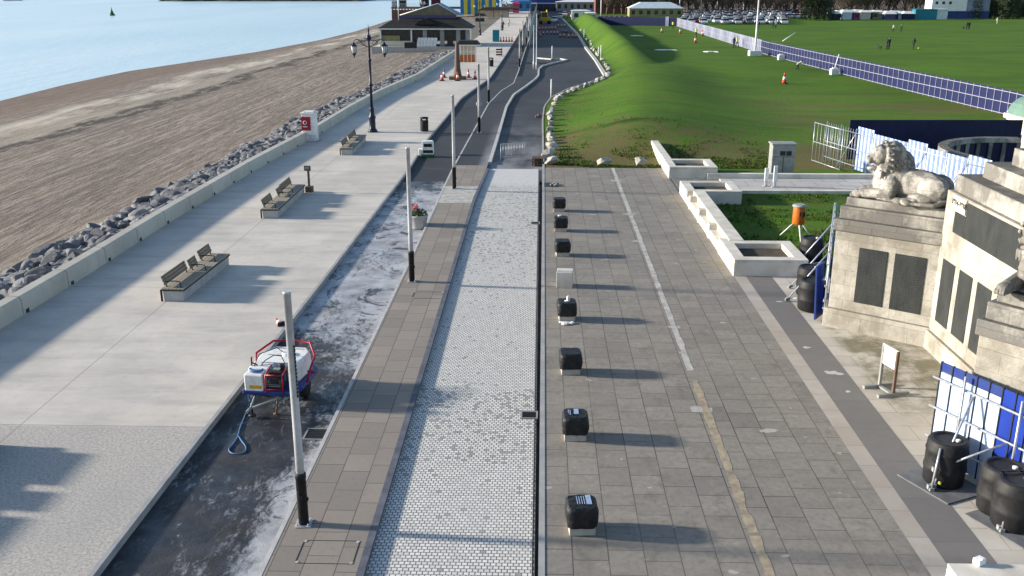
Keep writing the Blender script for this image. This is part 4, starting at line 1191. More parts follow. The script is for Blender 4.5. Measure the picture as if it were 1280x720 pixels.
m = MB(); m.b2((-1.0, -1.2, 1.7), (.5, .4, 2.9)); m.build("cab", 'glass', t, .05); MB().b2((-1.05, -1.25, 2.9), (.55, .45, 3.0)).build("cab_roof", 'yellow', t)
for s_ in (-1, 1): m = MB(); m.side([(-1.9, .2), (-1.6, 0), (1.6, 0), (1.9, .2), (1.9, .6), (1.6, .8), (-1.6, .8), (-1.9, .6)], -.25, .25); o = m.build("track", 'tyre', t); o.rotation_euler = (0, 0, math.pi / 2); o.location = (s_ * 1.1, 0, 0)
m = MB(); m.tube([(.8, .8, 1.6), (.8, 2.6, 3.4), (.8, 4.3, 2.2), (.8, 4.4, .9)], .17, 6); m.box((.8, 4.3, .6), (.8, .6, .7)); m.build("boom", 'yellow', t)
p = G(709, 40); m = MB()
for k in range(14): m.blob((rr.uniform(-1.3, 1.3), rr.uniform(-.6, .6), rr.uniform(.1, .5)), (rr.uniform(.25, .5), .3, .25), rr.uniform(0, 3), sub=1)
o = m.build("rubble_heap", 'rub'); o.location = (p.x, p.y, -.12); tag(o, "grey heap of broken material between the cones on the far road", "rubble heap")
# the tall pale mesh fence along the closed carriageway
a, b = G(662, 58), G(671.5, 12)
t = thing("mesh_fence", "tall pale mesh fence along the left of the far road", "fence", a, math.atan2(b.y - a.y, b.x - a.x)); L = (b - a).length
n = 30
for k in range(n): MB().b2((L * k / n + .1, -.02, .1), (L * (k + 1) / n - .1, .02, 3.0)).build("mesh_panel", MT.setdefault('mesh', M("pale_mesh", (.42, .45, .47), (.3, .33, .34), .7, .4)), t)
for k in range(n + 1): MB().box((L * k / n, 0, 1.55), (.08, .08, 3.1)).build("fence_post", 'steel', t)

# ------------------------------------------------------------------ war memorial
A1 = Vector((8.83, 28.05)); RC = Vector((11.21, 26.3)); RC2 = Vector((11.21, 20.7)); A2 = Vector((9.2, 19.1))
CX = 11.21 + 2.8
t = thing("war_memorial", "pale stone war memorial base with bronze plaques, stepped plinth and corner buttresses", "memorial", (CX, 23.5, 0))
def loc(p): return (p[0] - CX, p[1] - 23.5)
oct_ = lambda k, c: [(-k, -k + c), (-k + c, -k), (k - c, -k), (k, -k + c), (k, k - c), (k - c, k), (-k + c, k), (-k, k - c)]
m = MB(); K = 2.8
m.prism([(-K, -K), (K, -K), (K, K), (-K, K)], -.05, 4.62)
m.build("pedestal", 'stonew', t, .02)
m = MB(); m.prism([(-K - .1, -K - .1), (K + .1, -K - .1), (K + .1, K + .1), (-K - .1, K + .1)], -.05, .55); m.build("plinth_course", 'stonew', t, .02)
for k, z0, z1 in ((2.68, 4.62, 5.08), (2.2, 5.08, 5.5), (1.72, 5.5, 5.95), (1.3, 5.95, 6.9), (1.05, 6.9, 14)):
    m = MB(); m.prism([(-k, -k), (k, -k), (k, k), (-k, k)], z0, z1, .995); m.build("step" if z1 < 6.5 else "obelisk_shaft", 'stone', t, .02)
# bronze of the long seaward face, three tall plates below and the big notched plate above
def wplate(name, y0, y1, z0, z1, pr=.02):
    m = MB(); m.b2((-K - pr, y0 - 23.5, z0), (-K + .02, y1 - 23.5, z1)); m.build(name, 'bronze', t, .006)
for y0, y1 in ((25.15, 25.95), (24.05, 24.85), (22.95, 23.75), (21.85, 22.65)): wplate("name_plaque", y0, y1, .95, 2.75)
wplate("dedication_plaque", 21.5, 24.92, 3.6, 4.54, .03); wplate("dedication_plaque", 24.925, 25.6, 3.6, 4.16, .03)
m = MB(); m.b2((-K - .06, 24.96 - 23.5, 4.2), (-K - .003, 25.75 - 23.5, 4.6)); dt = m.build("date_stone", 'pstone', t, .01)
fc = bpy.data.curves.new("date_lettering", 'FONT'); fc.body = "1914-1918"; fc.size = .205; fc.offset = .006; fc.extrude = .006; fc.align_x = 'CENTER'; fc.align_y = 'CENTER'
fo = bpy.data.objects.new("date_lettering", fc); COL.objects.link(fo); fo.rotation_euler = (math.pi / 2, 0, -math.pi / 2); fo.location = (-K - .066, 25.35 - 23.5, 4.42)
bpy.context.view_layer.update(); bake(fo, False) if False else None
fm = bpy.data.meshes.new_from_object(fo.evaluated_get(bpy.context.evaluated_depsgraph_get())); fm.materials.clear(); fm.materials.append(MT['slot'])
fn = bpy.data.objects.new("date_lettering", fm); COL.objects.link(fn); fn.location = fo.location; fn.rotation_euler = fo.rotation_euler; fn.parent = dt
bpy.data.objects.remove(fo)
def buttress(root, outer, sgn):
    d = (outer - root); L = d.length; d.normalize()
    n = Vector((-d.y, d.x)) if sgn > 0 else Vector((d.y, -d.x))      # towards the body of the buttress, away from the visible side
    W = 1.75
    a0 = root - d * .9
    ang = math.atan2(d.y, d.x)
    def slab(z0, z1, o, name, mat, bev=.02, t1=1.0):
        m = MB()
        P = [a0 - n * o, outer + d * o - n * o, outer + d * o + n * (W + o), a0 + n * (W + o)]
        if sgn > 0: pass
        Pl = [loc(q) for q in P]
        ar = sum(Pl[i][0] * Pl[(i + 1) % 4][1] - Pl[(i + 1) % 4][0] * Pl[i][1] for i in range(4))
        if ar < 0: Pl.reverse()
        m.prism(Pl, z0, z1, t1)
        return m.build(name, mat, t, bev)
    slab(-.04, .6, .1, "buttress_plinth", 'stonew'); slab(.6, 3.02, 0, "buttress", 'stonew')
    slab(3.02, 3.38, .07, "cornice", 'stone', .03); slab(3.38, 3.76, -.04, "ledge", 'stone', .03); slab(3.76, 4.02, -.16, "top_slab", 'stone', .03)
    return d, n, W, ang
d, n, W, ang = buttress(RC, A1, -1)
print("buttress n", n, d)
def bplate(root, d, n, s0, s1, z0, z1):
    c = root + d * ((s0 + s1) / 2) - n * .002
    m = MB(); m.box((*loc(c), (z0 + z1) / 2), (s1 - s0, .05, z1 - z0), math.atan2(d.y, d.x)); m.build("name_plaque", 'bronze', t, .006)
bplate(RC, d, n, .3, 1.17, .92, 2.6); bplate(RC, d, n, 1.38, 2.2, .92, 2.6)
d2, n2, W2, ang2 = buttress(RC2, A2, 1)
print("buttress2 n", n2, d2)
# the two rear corners, symmetrical, mostly hidden
for sx, sy in ((1, 1), (1, -1)):
    m = MB(); m.box((sx * (K + .5), sy * (K + .3), 1.98), (3.4, 1.75, 4.0), math.atan2(sy * .62, sx * .79)); m.build("buttress", 'stone', t, .03)

def lion(label, base, ang, turn):
    t_ = MB()
    B = t_.blob
    B((-.25, 0, .52), (.95, .36, .42)); B((.35, 0, .62), (.5, .38, .5)); B((.62, 0, .5), (.36, .36, .42))
    for s_ in (-1, 1):
        B((-.82, s_ * .32, .42), (.44, .2, .4), 0, -.15); B((-.55, s_ * .42, .2), (.42, .15, .17)); t_.capsule((-.4, s_ * .5, .13), (-.02, s_ * .52, .1), .11, .1); B((.06, s_ * .52, .1), (.17, .13, .1))
        B((.42, s_ * .32, .42), (.26, .17, .36)); t_.capsule((.36, s_ * .36, .24), (1.2, s_ * .34, .16), .17, .13)
        B((1.3, s_ * .34, .13), (.2, .16, .13))
        for q in (-.09, -.03, .03, .09): B((1.46, s_ * .34 + q, .09), (.08, .035, .08), sub=1)
    t_.capsule((-1.2, 0, .36), (-1.3, .3, .2), .07, .07); t_.capsule((-1.3, .3, .2), (-.95, .62, .1), .07, .06); t_.capsule((-.95, .62, .1), (-.3, .66, .09), .06, .05); B((-.2, .66, .1), (.16, .08, .09))
    c, s_ = math.cos(turn), math.sin(turn)
    def hd(p): return (.62 + 1.08 * (p[0] * c - p[1] * s_), 1.08 * (p[0] * s_ + p[1] * c), 1.12 + 1.06 * p[2])
    # mane: overlapping locks
    B(hd((-.1, 0, .06)), (.4, .44, .46), turn); B(hd((-.02, 0, -.36)), (.44, .42, .46), turn); B(hd((-.34, 0, -.2)), (.42, .42, .5), turn); B(hd((.06, 0, -.62)), (.36, .38, .34), turn)
    for ring in range(5):                                # combed locks lying along the mane
        for k in range(18):
            a = (k + .5 * (ring % 2)) * math.pi / 9 - .35
            q = .43 - .012 * ring; xx = .14 - .15 * ring
            t_.capsule(hd((xx, q * math.cos(a), .02 + q * 1.02 * math.sin(a) - .07 * ring)), hd((xx - .15, (q + .03) * math.cos(a), -.06 + q * math.sin(a) - .1 * ring)), .05, .03, 3)
    for row in range(4):
        for k in range(9):
            y = -.32 + .08 * k + .04 * (row % 2)
            t_.capsule(hd((.3 - .1 * row - .4 * y * y, y, -.3 - .13 * row)), hd((.32 - .1 * row - .4 * y * y, y, -.46 - .13 * row)), .05, .025, 3)
    # skull, brow, muzzle, open mouth with jaw, ears
    B(hd((.24, 0, .1)), (.3, .28, .3), turn); B(hd((.36, 0, .16)), (.14, .2, .09), turn)
    B(hd((.47, 0, .0)), (.17, .14, .12), turn); B(hd((.57, 0, .03)), (.07, .09, .06), turn)
    for q in (-.08, .08): B(hd((.5, q, -.04)), (.12, .07, .08), turn); B(hd((.4, q * 1.3, .1)), (.05, .035, .03), turn)
    B(hd((.4, 0, -.22)), (.19, .12, .07), turn, .15); B(hd((.46, 0, -.25)), (.1, .09, .07), turn)
    for q in (-1, 1): B(hd((.12, q * .3, .26)), (.06, .07, .08), turn)
    B((-.1, 0, .07), (1.2, .62, .09))
    o = t_.build("lion_statue", 'lion')
    remesh(o, .017, 1, .25)
    o.location = base; o.rotation_euler = (0, 0, ang); o.scale = (.97, 1.0, 1.05)
    return tag(o, label, "lion statue", "stone lions on the memorial")
c = RC + d * 1.25 + n * .62
lion("weathered stone lion lying on the rear buttress, seen from its side with head turned", (c.x, c.y, 4.0), ang, .6)
c = RC2 + d2 * 1.35 + n2 * .72
lion("stone lion on the near buttress, cut by the right edge so mostly its paw shows", (c.x, c.y, 4.0), ang2, -.2)

# pavilion and curved balustrade behind
p = Vector((30.1, 59.5))
t = thing("domed_pavilion", "cream stone pavilion with green copper roof at the right edge", "pavilion", (p.x + 1.9, p.y + 2, -1.5))
MB().b2((-1.9, -1.6, 0), (1.9, 1.6, 3.3)).build("wall", 'cream', t, .02); MB().b2((-2.15, -1.85, 3.3), (2.15, 1.85, 3.6)).build("cornice", 'pstone', t, .03)
m = MB(); m.side([(-2.0, 3.6)] + [(-2.0 * math.cos(a), 3.6 + 1.3 * math.sin(a)) for a in [math.pi * i / 12 for i in range(1, 12)]] + [(2.0, 3.6)], -1.7, 1.7); m.build("roof", 'copper', t)
m = MB(); m.b2((-1.92, -.5, .6), (-1.88, .5, 2.5)); m.build("window", 'glass', t)
t = thing("curved_balustrade", "curved weathered stone balustrade with open bays behind the memorial", "balustrade", (25.3, 49.5, -.35))
pts = []
for k in range(15):
    a = math.pi * (.42 + .75 * k / 14); pts.append((4.4 * math.cos(a), 4.4 * math.sin(a)))
m = ribbon(MB(), pts, .5, 2.0, 2.28); m.build("coping", 'stone', t, .03)
m = ribbon(MB(), pts, .45, -.02, .5); m.build("plinth", 'stone', t)
m = ribbon(MB(), pts, .04, .5, 2.0); m.build("bay_shade_sheet", 'navy', t)  # added dark sheet, its colour gives the open bays their shade
for q in pts: MB().box((q[0], q[1], 1.25), (.2, .26, 1.5)).build("pillar", 'stone', t)

# ------------------------------------------------------------------ utility cabinet, little white posts, orange bin
p = G(977, 218)
t = thing("utility_cabinet", "grey utility cabinet with dark vents standing beside the garden path", "cabinet", (p.x, p.y + .3, 0))
MB().b2((-.62, -.4, 0), (.62, .4, 1.62)).build("body", 'grey', t, .02)
MB().b2((-.68, -.46, 1.62), (.68, .46, 1.72)).build("roof", 'grey', t, .02)
m = MB(); m.b2((-.2, -.42, 1.06), (.08, -.402, 1.3)); m.b2((.14, -.42, 1.06), (.42, -.402, 1.3)); m.build("vent", 'slot', t)
m = MB(); m.b2((-.015, -.412, .1), (.015, -.402, .98)); m.b2((-.55, -.412, .98), (.55, -.402, 1.0)); m.build("door_gap", 'slot', t)
for px, py, h, lb in ((957, 233, .95, "short white post on the garden path, left of a pair"), (968, 234, 1.1, "taller white post on the garden path, right of a pair")):
    p = G(px, py, .06); t = thing("service_post", lb, "post", (p.x, p.y, .06), 0, "white service posts on the path")
    m = MB(); m.b2((-.09, -.06, .28), (.09, .06, h)); m.build("body", 'white', t, .01)
    m = MB(); m.b2((-.07, -.05, 0), (-.03, .05, .28)); m.b2((.03, -.05, 0), (.07, .05, .28)); m.box((0, 0, .02), (.3, .2, .04)); m.build("foot", 'steel', t)
p = G(996, 298)
t = thing("tripod_bin", "orange canister with dark lid on a white tripod over the grass", "canister", (p.x, p.y, 0), .3)
MB().lathe([(.23, .62), (.25, .66), (.25, 1.3), (.24, 1.34)], 18).build("canister", 'orange', t)
MB().lathe([(.29, 1.34), (.29, 1.39), (.2, 1.44)], 18).build("lid", 'grey', t)
m = MB(); m.box((.06, -.245, 1.05), (.12, .03, .2)); m.box((-.1, -.235, 1.08), (.06, .03, .16)); m.build("opening", 'slot', t)
for k in range(3): a = k * 2.09 - 1.9; MB().tube([(.16 * math.cos(a), .16 * math.sin(a), .66), (.72 * math.cos(a), .72 * math.sin(a), .02)], .028, 6).build("leg", 'white', t)

# ------------------------------------------------------------------ hoardings, scaffold stays and ballast barrels
def barrel(x, y, label, group, s=1.0, rz=0.0):
    t = thing("ballast_barrel", label, "ballast barrel", (x, y, .03), rz, group)
    m = MB(); m.lathe([(.36, 0), (.4, .05), (.41, .3), (.425, .34), (.425, .4), (.41, .44), (.41, .72), (.425, .76), (.41, .8), (.4, .94), (.36, 1.0), (.3, 1.0), (.29, .97)], 24); m.build("drum", 'bin_black', t)
    MB().lathe([(.05, .975), (.05, 1.02), (.03, 1.03)], 10, (.15, -.1, 0)).build("bung", 'whiteplastic', t)
    t.scale = (s,) * 3
    return t
def stay(name, label, parts, group):
    t = thing(name, label, "scaffold stay", parts[0][0], 0, group)
    o = Vector(parts[0][0])
    for a, b in parts: MB().tube([Vector(a) - o, Vector(b) - o], .026, 8).build("tube", 'scaf', t)
    for a, b in parts: MB().box(Vector(b) - o, (.09, .09, .09)).build("clamp", 'grey', t)
    return t
# near hoarding: blue and white sheets on a scaffold frame
fa = Vector((8.66, 19.4)); fdir = Vector((.436, -.9)).normalized(); fn_ = Vector((-fdir.y, fdir.x)) * -1
if fn_.x > 0: fn_ = -fn_
FA = math.atan2(fdir.y, fdir.x)
t = thing("site_hoarding", "blue and white sheeted site hoarding on a scaffold frame in the lower right corner", "hoarding", (fa.x, fa.y, 0), FA)
H = 2.28; sgn = 1 if Vector((-fdir.y, fdir.x)).dot(fn_) > 0 else -1
pat = "WWwWWBBWWwWWwBBWWwWWw"
x = 0.0
for i, ch in enumerate(pat):
    w = .31
    mt = {'W': 'sheetw', 'w': 'sheetw', 'b': 'blue', 'B': 'sheetb'}[ch]
    m = MB(); m.b2((x + .012, -.012, .12), (x + w - .012, .012, H - .01 if ch in 'bB' else H - .22)); m.build("sheet", mt, t)
    if ch not in 'bB': MB().b2((x + .012, -.013, H - .2), (x + w - .012, .013, H)).build("top_strip", 'blue', t)
    MB().b2((x - .012, -.03, .1), (x + .011, .03, H + .01)).build("rib", 'bin_black', t)
    x += w
Lf = x
m = MB()
for z in (.55, 1.25, 1.92): m.tube([(-.1, sgn * .09, z), (Lf, sgn * .09, z)], .026, 8)
m.build("rail", 'scaf', t)
for q in (.75, 2.1, 3.6, 5.1): MB().tube([(q, sgn * .15, .04), (q, sgn * .15, 2.25)], .026, 8).build("standard", 'scaf', t)
def fp(s_, o, z): q = fa + fdir * s_ + fn_ * o; return Vector((q.x, q.y, z))
for s_, lb in ((1.0, "near hoarding stay clamped over the single black barrel"), (2.7, "near hoarding stay beside the pair of black barrels")):
    stay("scaffold_stay", lb, [(fp(s_, .15, 1.9), fp(s_ + .1, 1.05, .1)), (fp(s_ + .9, .15, 1.25), fp(s_ + .05, 1.02, .45)), (fp(s_ + .1, .15, .25), fp(s_ + .1, 1.15, .1)), (fp(s_ + .1, 1.0, .95), fp(s_ + .15, 1.15, .06))], "scaffold stays of the near hoarding")
for s_, o, lb in ((.95, .62, "black ballast barrel standing alone against the near hoarding, yellow dot low down"), (2.25, .55, "black ballast barrel half hidden behind another at the near hoarding"), (2.75, .75, "black ballast barrel front one of the pair, white bung on top")):
    q = fp(s_, o, 0); b_ = barrel(q.x, q.y, lb, "ballast barrels of the near hoarding", 1.0)
    if s_ == .95: MB().lathe([(.035, 0), (.035, .012)], 10).build("yellow_dot", 'hivis', b_); b_.children[-1].rotation_euler = (math.pi / 2, 0, -.5); b_.children[-1].location = (-.22, -.36, .16)
for s_, lb in ((1.0, "dark rubber ballast mat under the single black barrel"), (2.75, "dark rubber ballast mat under the pair of black barrels")):
    q = fp(s_, .68, 0); m = MB(); m.box((0, 0, .015), (1.35, 1.15, .03), FA); o = m.build("ballast_mat", 'edge', None, .008); o.location = (q.x, q.y, .004); tag(o, lb, "mat", "ballast mats")
# middle hoarding seen end on, beside the memorial
t = thing("end_hoarding", "scaffold framed hoarding seen end on beside the memorial, blue sheet at its foot", "hoarding", (8.86, 28.2, 0), math.atan2(.954, .3))
for k in range(7): MB().tube([(k * 1.15, .08, .02), (k * 1.15, .08, 2.35)], .026, 8).build("standard", 'scaf', t)
for z in (.5, 1.2, 1.9, 2.3): MB().tube([(-.05, .12, z), (7.1, .12, z)], .026, 8).build("rail", 'scaf', t)
for k in range(14): MB().b2((k * .5 + .01, -.03, .1), (k * .5 + .48, 0, 2.25)).build("sheet", ['blue', 'sheetb', 'sheetw'][k % 3], t)
p = Vector((8.72, 28.5)); t = thing("blue_board", "deep blue board leaning against the end of the memorial", "board", (8.66, 28.55, 0), math.pi / 2 - .6)
MB().box((0, 0, .95), (.62, .05, 1.7), rx=-.06).build("board", 'blue', t); MB().box((.0, .0, .62), (.3, .064, .3), rx=-.06).build("pale_notice", 'hoardw', t)
for x, y, lb in ((8.72, 29.5, "black ballast barrel at the planter, nearest of three by the memorial"), (9.05, 31.0, "black ballast barrel at the planter, middle of three by the memorial"), (10.15, 34.9, "black ballast barrel on the lawn beside the planter")):
    barrel(x, y, lb, "ballast barrels by the memorial")
for y, lb in ((30.2, "scaffold stay reaching from the end hoarding over the nearest planter barrel"), (31.6, "scaffold stay reaching from the end hoarding behind the planter barrels"), (34.2, "scaffold stay farthest along the end hoarding")):
    stay("scaffold_stay", lb, [(Vector((8.86 + .315 * (y - 28.2) - .12, y, 1.75)), Vector((8.86 + .315 * (y - 28.2) - 1.25, y + .2, .1))), (Vector((8.86 + .315 * (y - 28.2) - .12, y, .3)), Vector((8.86 + .315 * (y - 28.2) - 1.3, y + .2, .06)))], "scaffold stays of the end hoarding")
# sign board
p = G(1107, 489)
t = thing("notice_board", "small white notice board on two posts and a low timber foot", "notice board", (p.x, p.y, 0), math.atan2(G(1112, 490).y - G(1096, 480).y, G(1112, 490).x - G(1096, 480).x))
m = MB(); m.box((0, 0, .95), (.62, .035, .52)); bd = m.build("board", 'white', t)
m = MB()
for k, (w, z) in enumerate(((.36, 1.1), (.44, 1.03), (.4, .97), (.42, .91), (.2, .85))): m.box((-.02, .02, z), (w, .004, .022)); m.box((-.02, -.02, z), (w, .004, .022))
m.build("faint_print", 'grey', bd)
for s_ in (-.27, .29): MB().box((s_, 0, .6), (.06, .07, 1.2)).build("upright", 'brown' if s_ > 0 else 'grey', t)
m = MB(); m.box((-.3, 0, .04), (.09, .9, .08)); m.box((.3, 0, .04), (.09, .9, .08)); m.box((0, 0, .035), (.6, .1, .05)); m.build("foot", 'grey', t)

MT['palestripe'] = M('blue_stripe_sheet', (.1, .16, .42), (.2, .27, .52), .5, 2)
# picket fence with white-blue sheet behind the lion, navy hoarding further back
a, b = Vector((16.9, 57.0)), Vector((20.2, 43.2)); dr = (b - a).normalized(); L = (b - a).length
t = thing("braced_hoarding", "white and blue slatted hoarding with scaffold bracing behind the lion", "hoarding", (a.x, a.y, 0), math.atan2(dr.y, dr.x))
n = 9; Ls = L / n
for k in range(n):
    xx = k * Ls
    if k >= 2:
        m = MB(); m.mi = 0; hgt = 2.3 + (.18 if k % 3 == 2 else 0)
        for j in range(9): m.mi = j % 2; m.b2((xx + j * Ls / 9 + .005, -.012 - .008 * (j % 2), .1), (xx + (j + 1) * Ls / 9 - .005, .012 + .008 * (j % 2), hgt))
        m.build("sheet", ['sheetw', 'palestripe'], t)
    m = MB(); m.tube([(xx, -.1, 0), (xx, -.1, 2.35)], .03, 6); m.build("standard", 'scaf', t)
    if k % 2: MB().tube([(xx, -.12, .1), (xx + Ls, -.12, 2.1)], .026, 6).build("brace", 'scaf', t)
m = MB()
for z in (.3, 1.2, 2.1): m.tube([(0, -.12, z), (L, -.12, z)], .028, 6); 
for z in (.1, 1.2, 2.3): m.tube([(0, -.9, z), (Ls * 2, -.9, z)], .026, 6)
for k in range(3): m.tube([(k * Ls, -.9, 0), (k * Ls, -.9, 2.35)], .026, 6)
for k in range(13): m.tube([(k * Ls / 6, -.14, .1), (k * Ls / 6, -.14, 2.3)], .014, 5)
for k in range(9): m.tube([(k * Ls / 4, -.9, .1), (k * Ls / 4, -.9, 2.3)], .014, 5)
m.build("rails", 'scaf', t)
a, b = Vector((18.3, 57.6)), Vector((28.5, 57.9)); dr = (b - a).normalized(); L = (b - a).length
t = thing("navy_hoarding", "plain dark navy hoarding crossing the grass behind the memorial", "hoarding", (a.x, a.y, 0), math.atan2(dr.y, dr.x))
for k in range(11): MB().b2((L * k / 11 + .004, -.02, 0), (L * (k + 1) / 11 - .004, .02, 2.35)).build("panel", 'navy', t)

MT['hoardw2'] = M('white_hoarding_dull', (.2, .215, .3), None, .5, 2); MT['hoardw3'] = M('white_hoarding_clean', (.31, .33, .41), None, .5, 2)
# long blue fence across the field
F0, F1 = Vector((37.4, 76.2)), Vector((33.6, 246)); 
knots = [G(1316, 161), G(1259, 145), G(1190, 128), G(1135, 114.5), G(1045, 91.5), G(960, 69.5), G(905, 52), G(846, 33)]
t = thing("field_fence", "long blue hoarding fence with pale tube frames crossing the field", "fence", (knots[0].x, knots[0].y, 0))
O = Vector((knots[0].x, knots[0].y, 0))
cum = 0; step = 2.4; pan = None
tot = [knots[0]]
pathpts = []
for a, b in zip(knots, knots[1:]):
    n = max(1, round((b - a).length / step))
    for i in range(n): pathpts.append((a.lerp(b, i / n), a.lerp(b, (i + 1) / n)))
pm = fm_ = None
for i, (a, b) in enumerate(pathpts):
    d_ = b - a; L = d_.length
    white = i > len(pathpts) * .45
    m = MB(); m.b2((.01, -.02, .06), (L - .01, .02, 2.0)); pn = m.build("hoarding_panel", ['hoardw', 'hoardw2', 'hoardw', 'hoardw3'][i % 4] if white else 'hoard', t)
    pn.location = a - O; pn.rotation_euler = (0, 0, math.atan2(d_.y, d_.x))
    m = MB()
    q = .045
    for xx in (0, L / 2): m.b2((xx - q / 2, .03, 0), (xx + q / 2, .03 + q, 2.0))
    for z in (.12, 1.0, 1.85): m.b2((0, .085, z), (L, .085 + q, z + q))
    m.build("support_frame", 'lilac', pn)
for px, py, s_, lb in ((980, 75, .9, "white ballast block at the fence, beside the crouching person"), (1047, 93.5, .9, "white ballast block at the fence with a leaning white post"), (1274, 150, .9, "white ballast block at the near end of the blue fence")):
    p = G(px, py); m = MB(); m.box((0, 0, .35), (s_, .8, .7)); m.box((0, 0, .75), (s_ * .6, .5, .12)); 
    o = m.build("ballast_block", 'white', None, .05); o.location = (p.x - .4, p.y, 0); tag(o, lb, "ballast block", "white ballast blocks at the fence")
p = G(1047, 92); m = MB(); m.tube([(0, 0, .6), (.45, .3, 2.2)], .06, 8); o = m.build("leaning_post", 'white'); o.location = (p.x - .4, p.y, 0); tag(o, "white post leaning on the blue fence above a ballast block", "post")
p = G(1085 - 100, 56); o = MB().tube([(-1, 0, .6), (1.2, .5, 2.0)], .07, 6).build("leaning_pole", 'white'); o.location = (p.x, p.y, 0); tag(o, "white pole leaning against the far side of the blue fence", "pole")
def floodlight(px, py, label, h=12, block=True):
    p = G(px, py); t = thing("lighting_column", label, "lighting column", (p.x, p.y, gz(p.x, p.y)), 0, "tall lighting columns on the common")
    m = MB(); m.lathe([(.17, 0), (.15, 1.5), (.1, h)], 10); m.build("column", 'steel', t)
    m = MB(); m.box((0, 0, h), (1.4, .2, .12)); m.box((.7, 0, h - .1), (.5, .3, .14)); m.box((-.7, 0, h - .1), (.5, .3, .14)); m.build("lamp_head", 'grey', t)
    if block: MB().b2((-.9, -.7, 0), (.9, .7, .75)).build("base_block", 'white', t, .05)
floodlight(943.5, 70, "tall lighting column on a white block in front of the field fence")
for px, py, lb in ((751, 22, "lighting column before the far red brick building"), (849, 19, "lighting column at the left end of the car park"), (876, 18, "lighting column left of the car park middle"), (896, 17, "lighting column in the car park middle"), (929, 16, "lighting column right of the car park middle"), (973, 15, "lighting column at the right end of the car park")):
    floodlight(px, py, lb, 14, False)
# navy far hoarding closing the field
a, b = G(747, 31), G(846, 33); dr = (b - a).normalized(); L = (b - a).length
t = thing("far_navy_hoarding", "dark navy hoarding with a pale gate across the far end of the field", "hoarding", (a.x, a.y, 0), math.atan2(dr.y, dr.x))
for k in range(9): MB().b2((L * k / 9 + .01, -.03, 0), (L * (k + 1) / 9 - .01, .03, 2.1)).build("panel", 'navy', t)
MB().b2((L * .86, -.12, 0), (L * .9, -.05, 2.3)).build("gate", 'hoardw', t)
# white bags and sheets on the field
for px, py, w, lb in ((832, 62.5, 3.6, "long white sheet lying on the bank's far side, nearest of three"), (796, 45, 2.6, "white sheet lying on the far field beside a row of dark bits"), (888, 65.5, 2.2, "thin white sheet lying on the field near the lighting column")):
    p = G(px, py); m = MB()
    P = [(-w / 2 * (1 + .1 * rr.random()), 0), (-w / 4, -.9), (w / 5, -.6), (w / 2, -1.1), (w / 2.2, .2), (0, .8), (-w / 3, .7)]
    m.prism(P, .0, .09, .9); o = m.build("white_sheet", 'whiteplastic', None, .02); o.location = (p.x, p.y, gz(p.x, p.y) + .02); tag(o, lb, "sheet", "white sheets on the field")

# ------------------------------------------------------------------ beach pavilion, pier and far buildings
p = G(531, 58)
t = thing("beach_pavilion", "low beach pavilion with dark hipped roof, felt gable and purple band", "pavilion", (p.x, p.y, 0), 0)
x0, x1 = -7.6, 7.4
MB().b2((x0 - 1.2, -.9, -2.2), (x1 + 1.5, 11.5, -.02)).build("base_slab", 'conc', t)
MB().b2((x0, .5, 0), (-2.2, 8, .85)).build("base_wall", 'cream', t)
m = MB(); m.b2((x0 + .05, .9, .85), (x0 + 3.3, 1.0, 1.7)); m.build("boarded_window", MT.setdefault('olive', M("boarding", (.3, .27, .13), (.22, .2, .1), .8, 1)), t)
MB().b2((x0 + .1, 1.02, .85), (x1 - .1, 8, 3.0)).build("dark_interior", 'glass', t)
for x in (x0 + .1, -2.3, .0, 2.9, 5.6, x1 - .2): MB().b2((x - (.12 if x < -2 else .35), .55, 0), (x + (.12 if x < -2 else .35), .95, 2.75)).build("pillar", 'white' if x < -2 else 'grey', t)
for x in (-1.2, 1.4, 4.2): MB().b2((x - .5, .96, 0), (x + .5, 1.0, 2.4)).build("glazed_door", 'glass', t)
MB().b2((x0 - .5, .0, 2.72), (x1 + .5, .12, 2.9)).build("fascia", 'white', t)
m = MB(); e = 2.82
lo = [(x0 - .5, .05), (x1 + .5, .05), (x1 + .5, 11), (x0 - .5, 11)]
hi = [(x0 + 2.5, 3.2), (x1 - 2.2, 3.2), (x1 - 2.2, 9), (x0 + 2.5, 9)]
for i in range(4):
    j = (i + 1) % 4
    m.face([(*lo[i], e), (*lo[j], e), (*hi[j], 4.55), (*hi[i], 4.55)])
m.face([(*q, 4.55) for q in hi]); m.build("hipped_roof", 'rooftile', t)
m = MB(); m.side([(-1.8, 3.5), (2.0, 3.5), (.3, 4.5), (-.1, 4.5)], .9, 3.2); m.build("roof_lantern", 'rooftile', t)
MB().b2((x0 + 2.6, 3.12, 4.4), (x1 - 2.3, 3.18, 4.95)).build("purple_band", 'bandpurple', t)
m = MB(); m.side([(-4.4, 4.9), (5.2, 4.9), (2.2, 6.75), (1.8, 6.75)], 3.3, 8.9); m.build("gable", 'gable', t)
m = MB(); m.tube([(-4.5, 3.2, 4.95), (2.0, 3.2, 6.85), (5.4, 3.2, 4.95)], .09, 6); m.build("barge_board", 'white', t)
m = MB(); m.b2((2.05, 3.25, 6.78), (2.0, 9, 6.8)); m.face([(2.0, 3.15, 6.86), (5.9, 3.15, 4.9), (5.9, 9.2, 4.9), (2.0, 9.2, 6.86)]); m.build("blue_roof_slope", 'roofblue', t)
MB().tube([(-4.6, 2.4, 4.2), (-4.6, 2.4, 8.4)], .07, 6).build("flagpole", 'white', t)
q0 = p
for k in range(6):
    m = MB()
    m.box((0, 0, .75), (.5, .08, 1.5), rx=-.25); o = m.build("sunbed", 'whiteplastic', None, .02); o.location = (p.x - 1.1 + .55 * k, p.y - .6, .0); o.rotation_euler = (0, .25, .2)
    tag(o, "white sunbed stacked upright leaning in front of the beach pavilion", "sunbed", "white sunbeds by the pavilion")
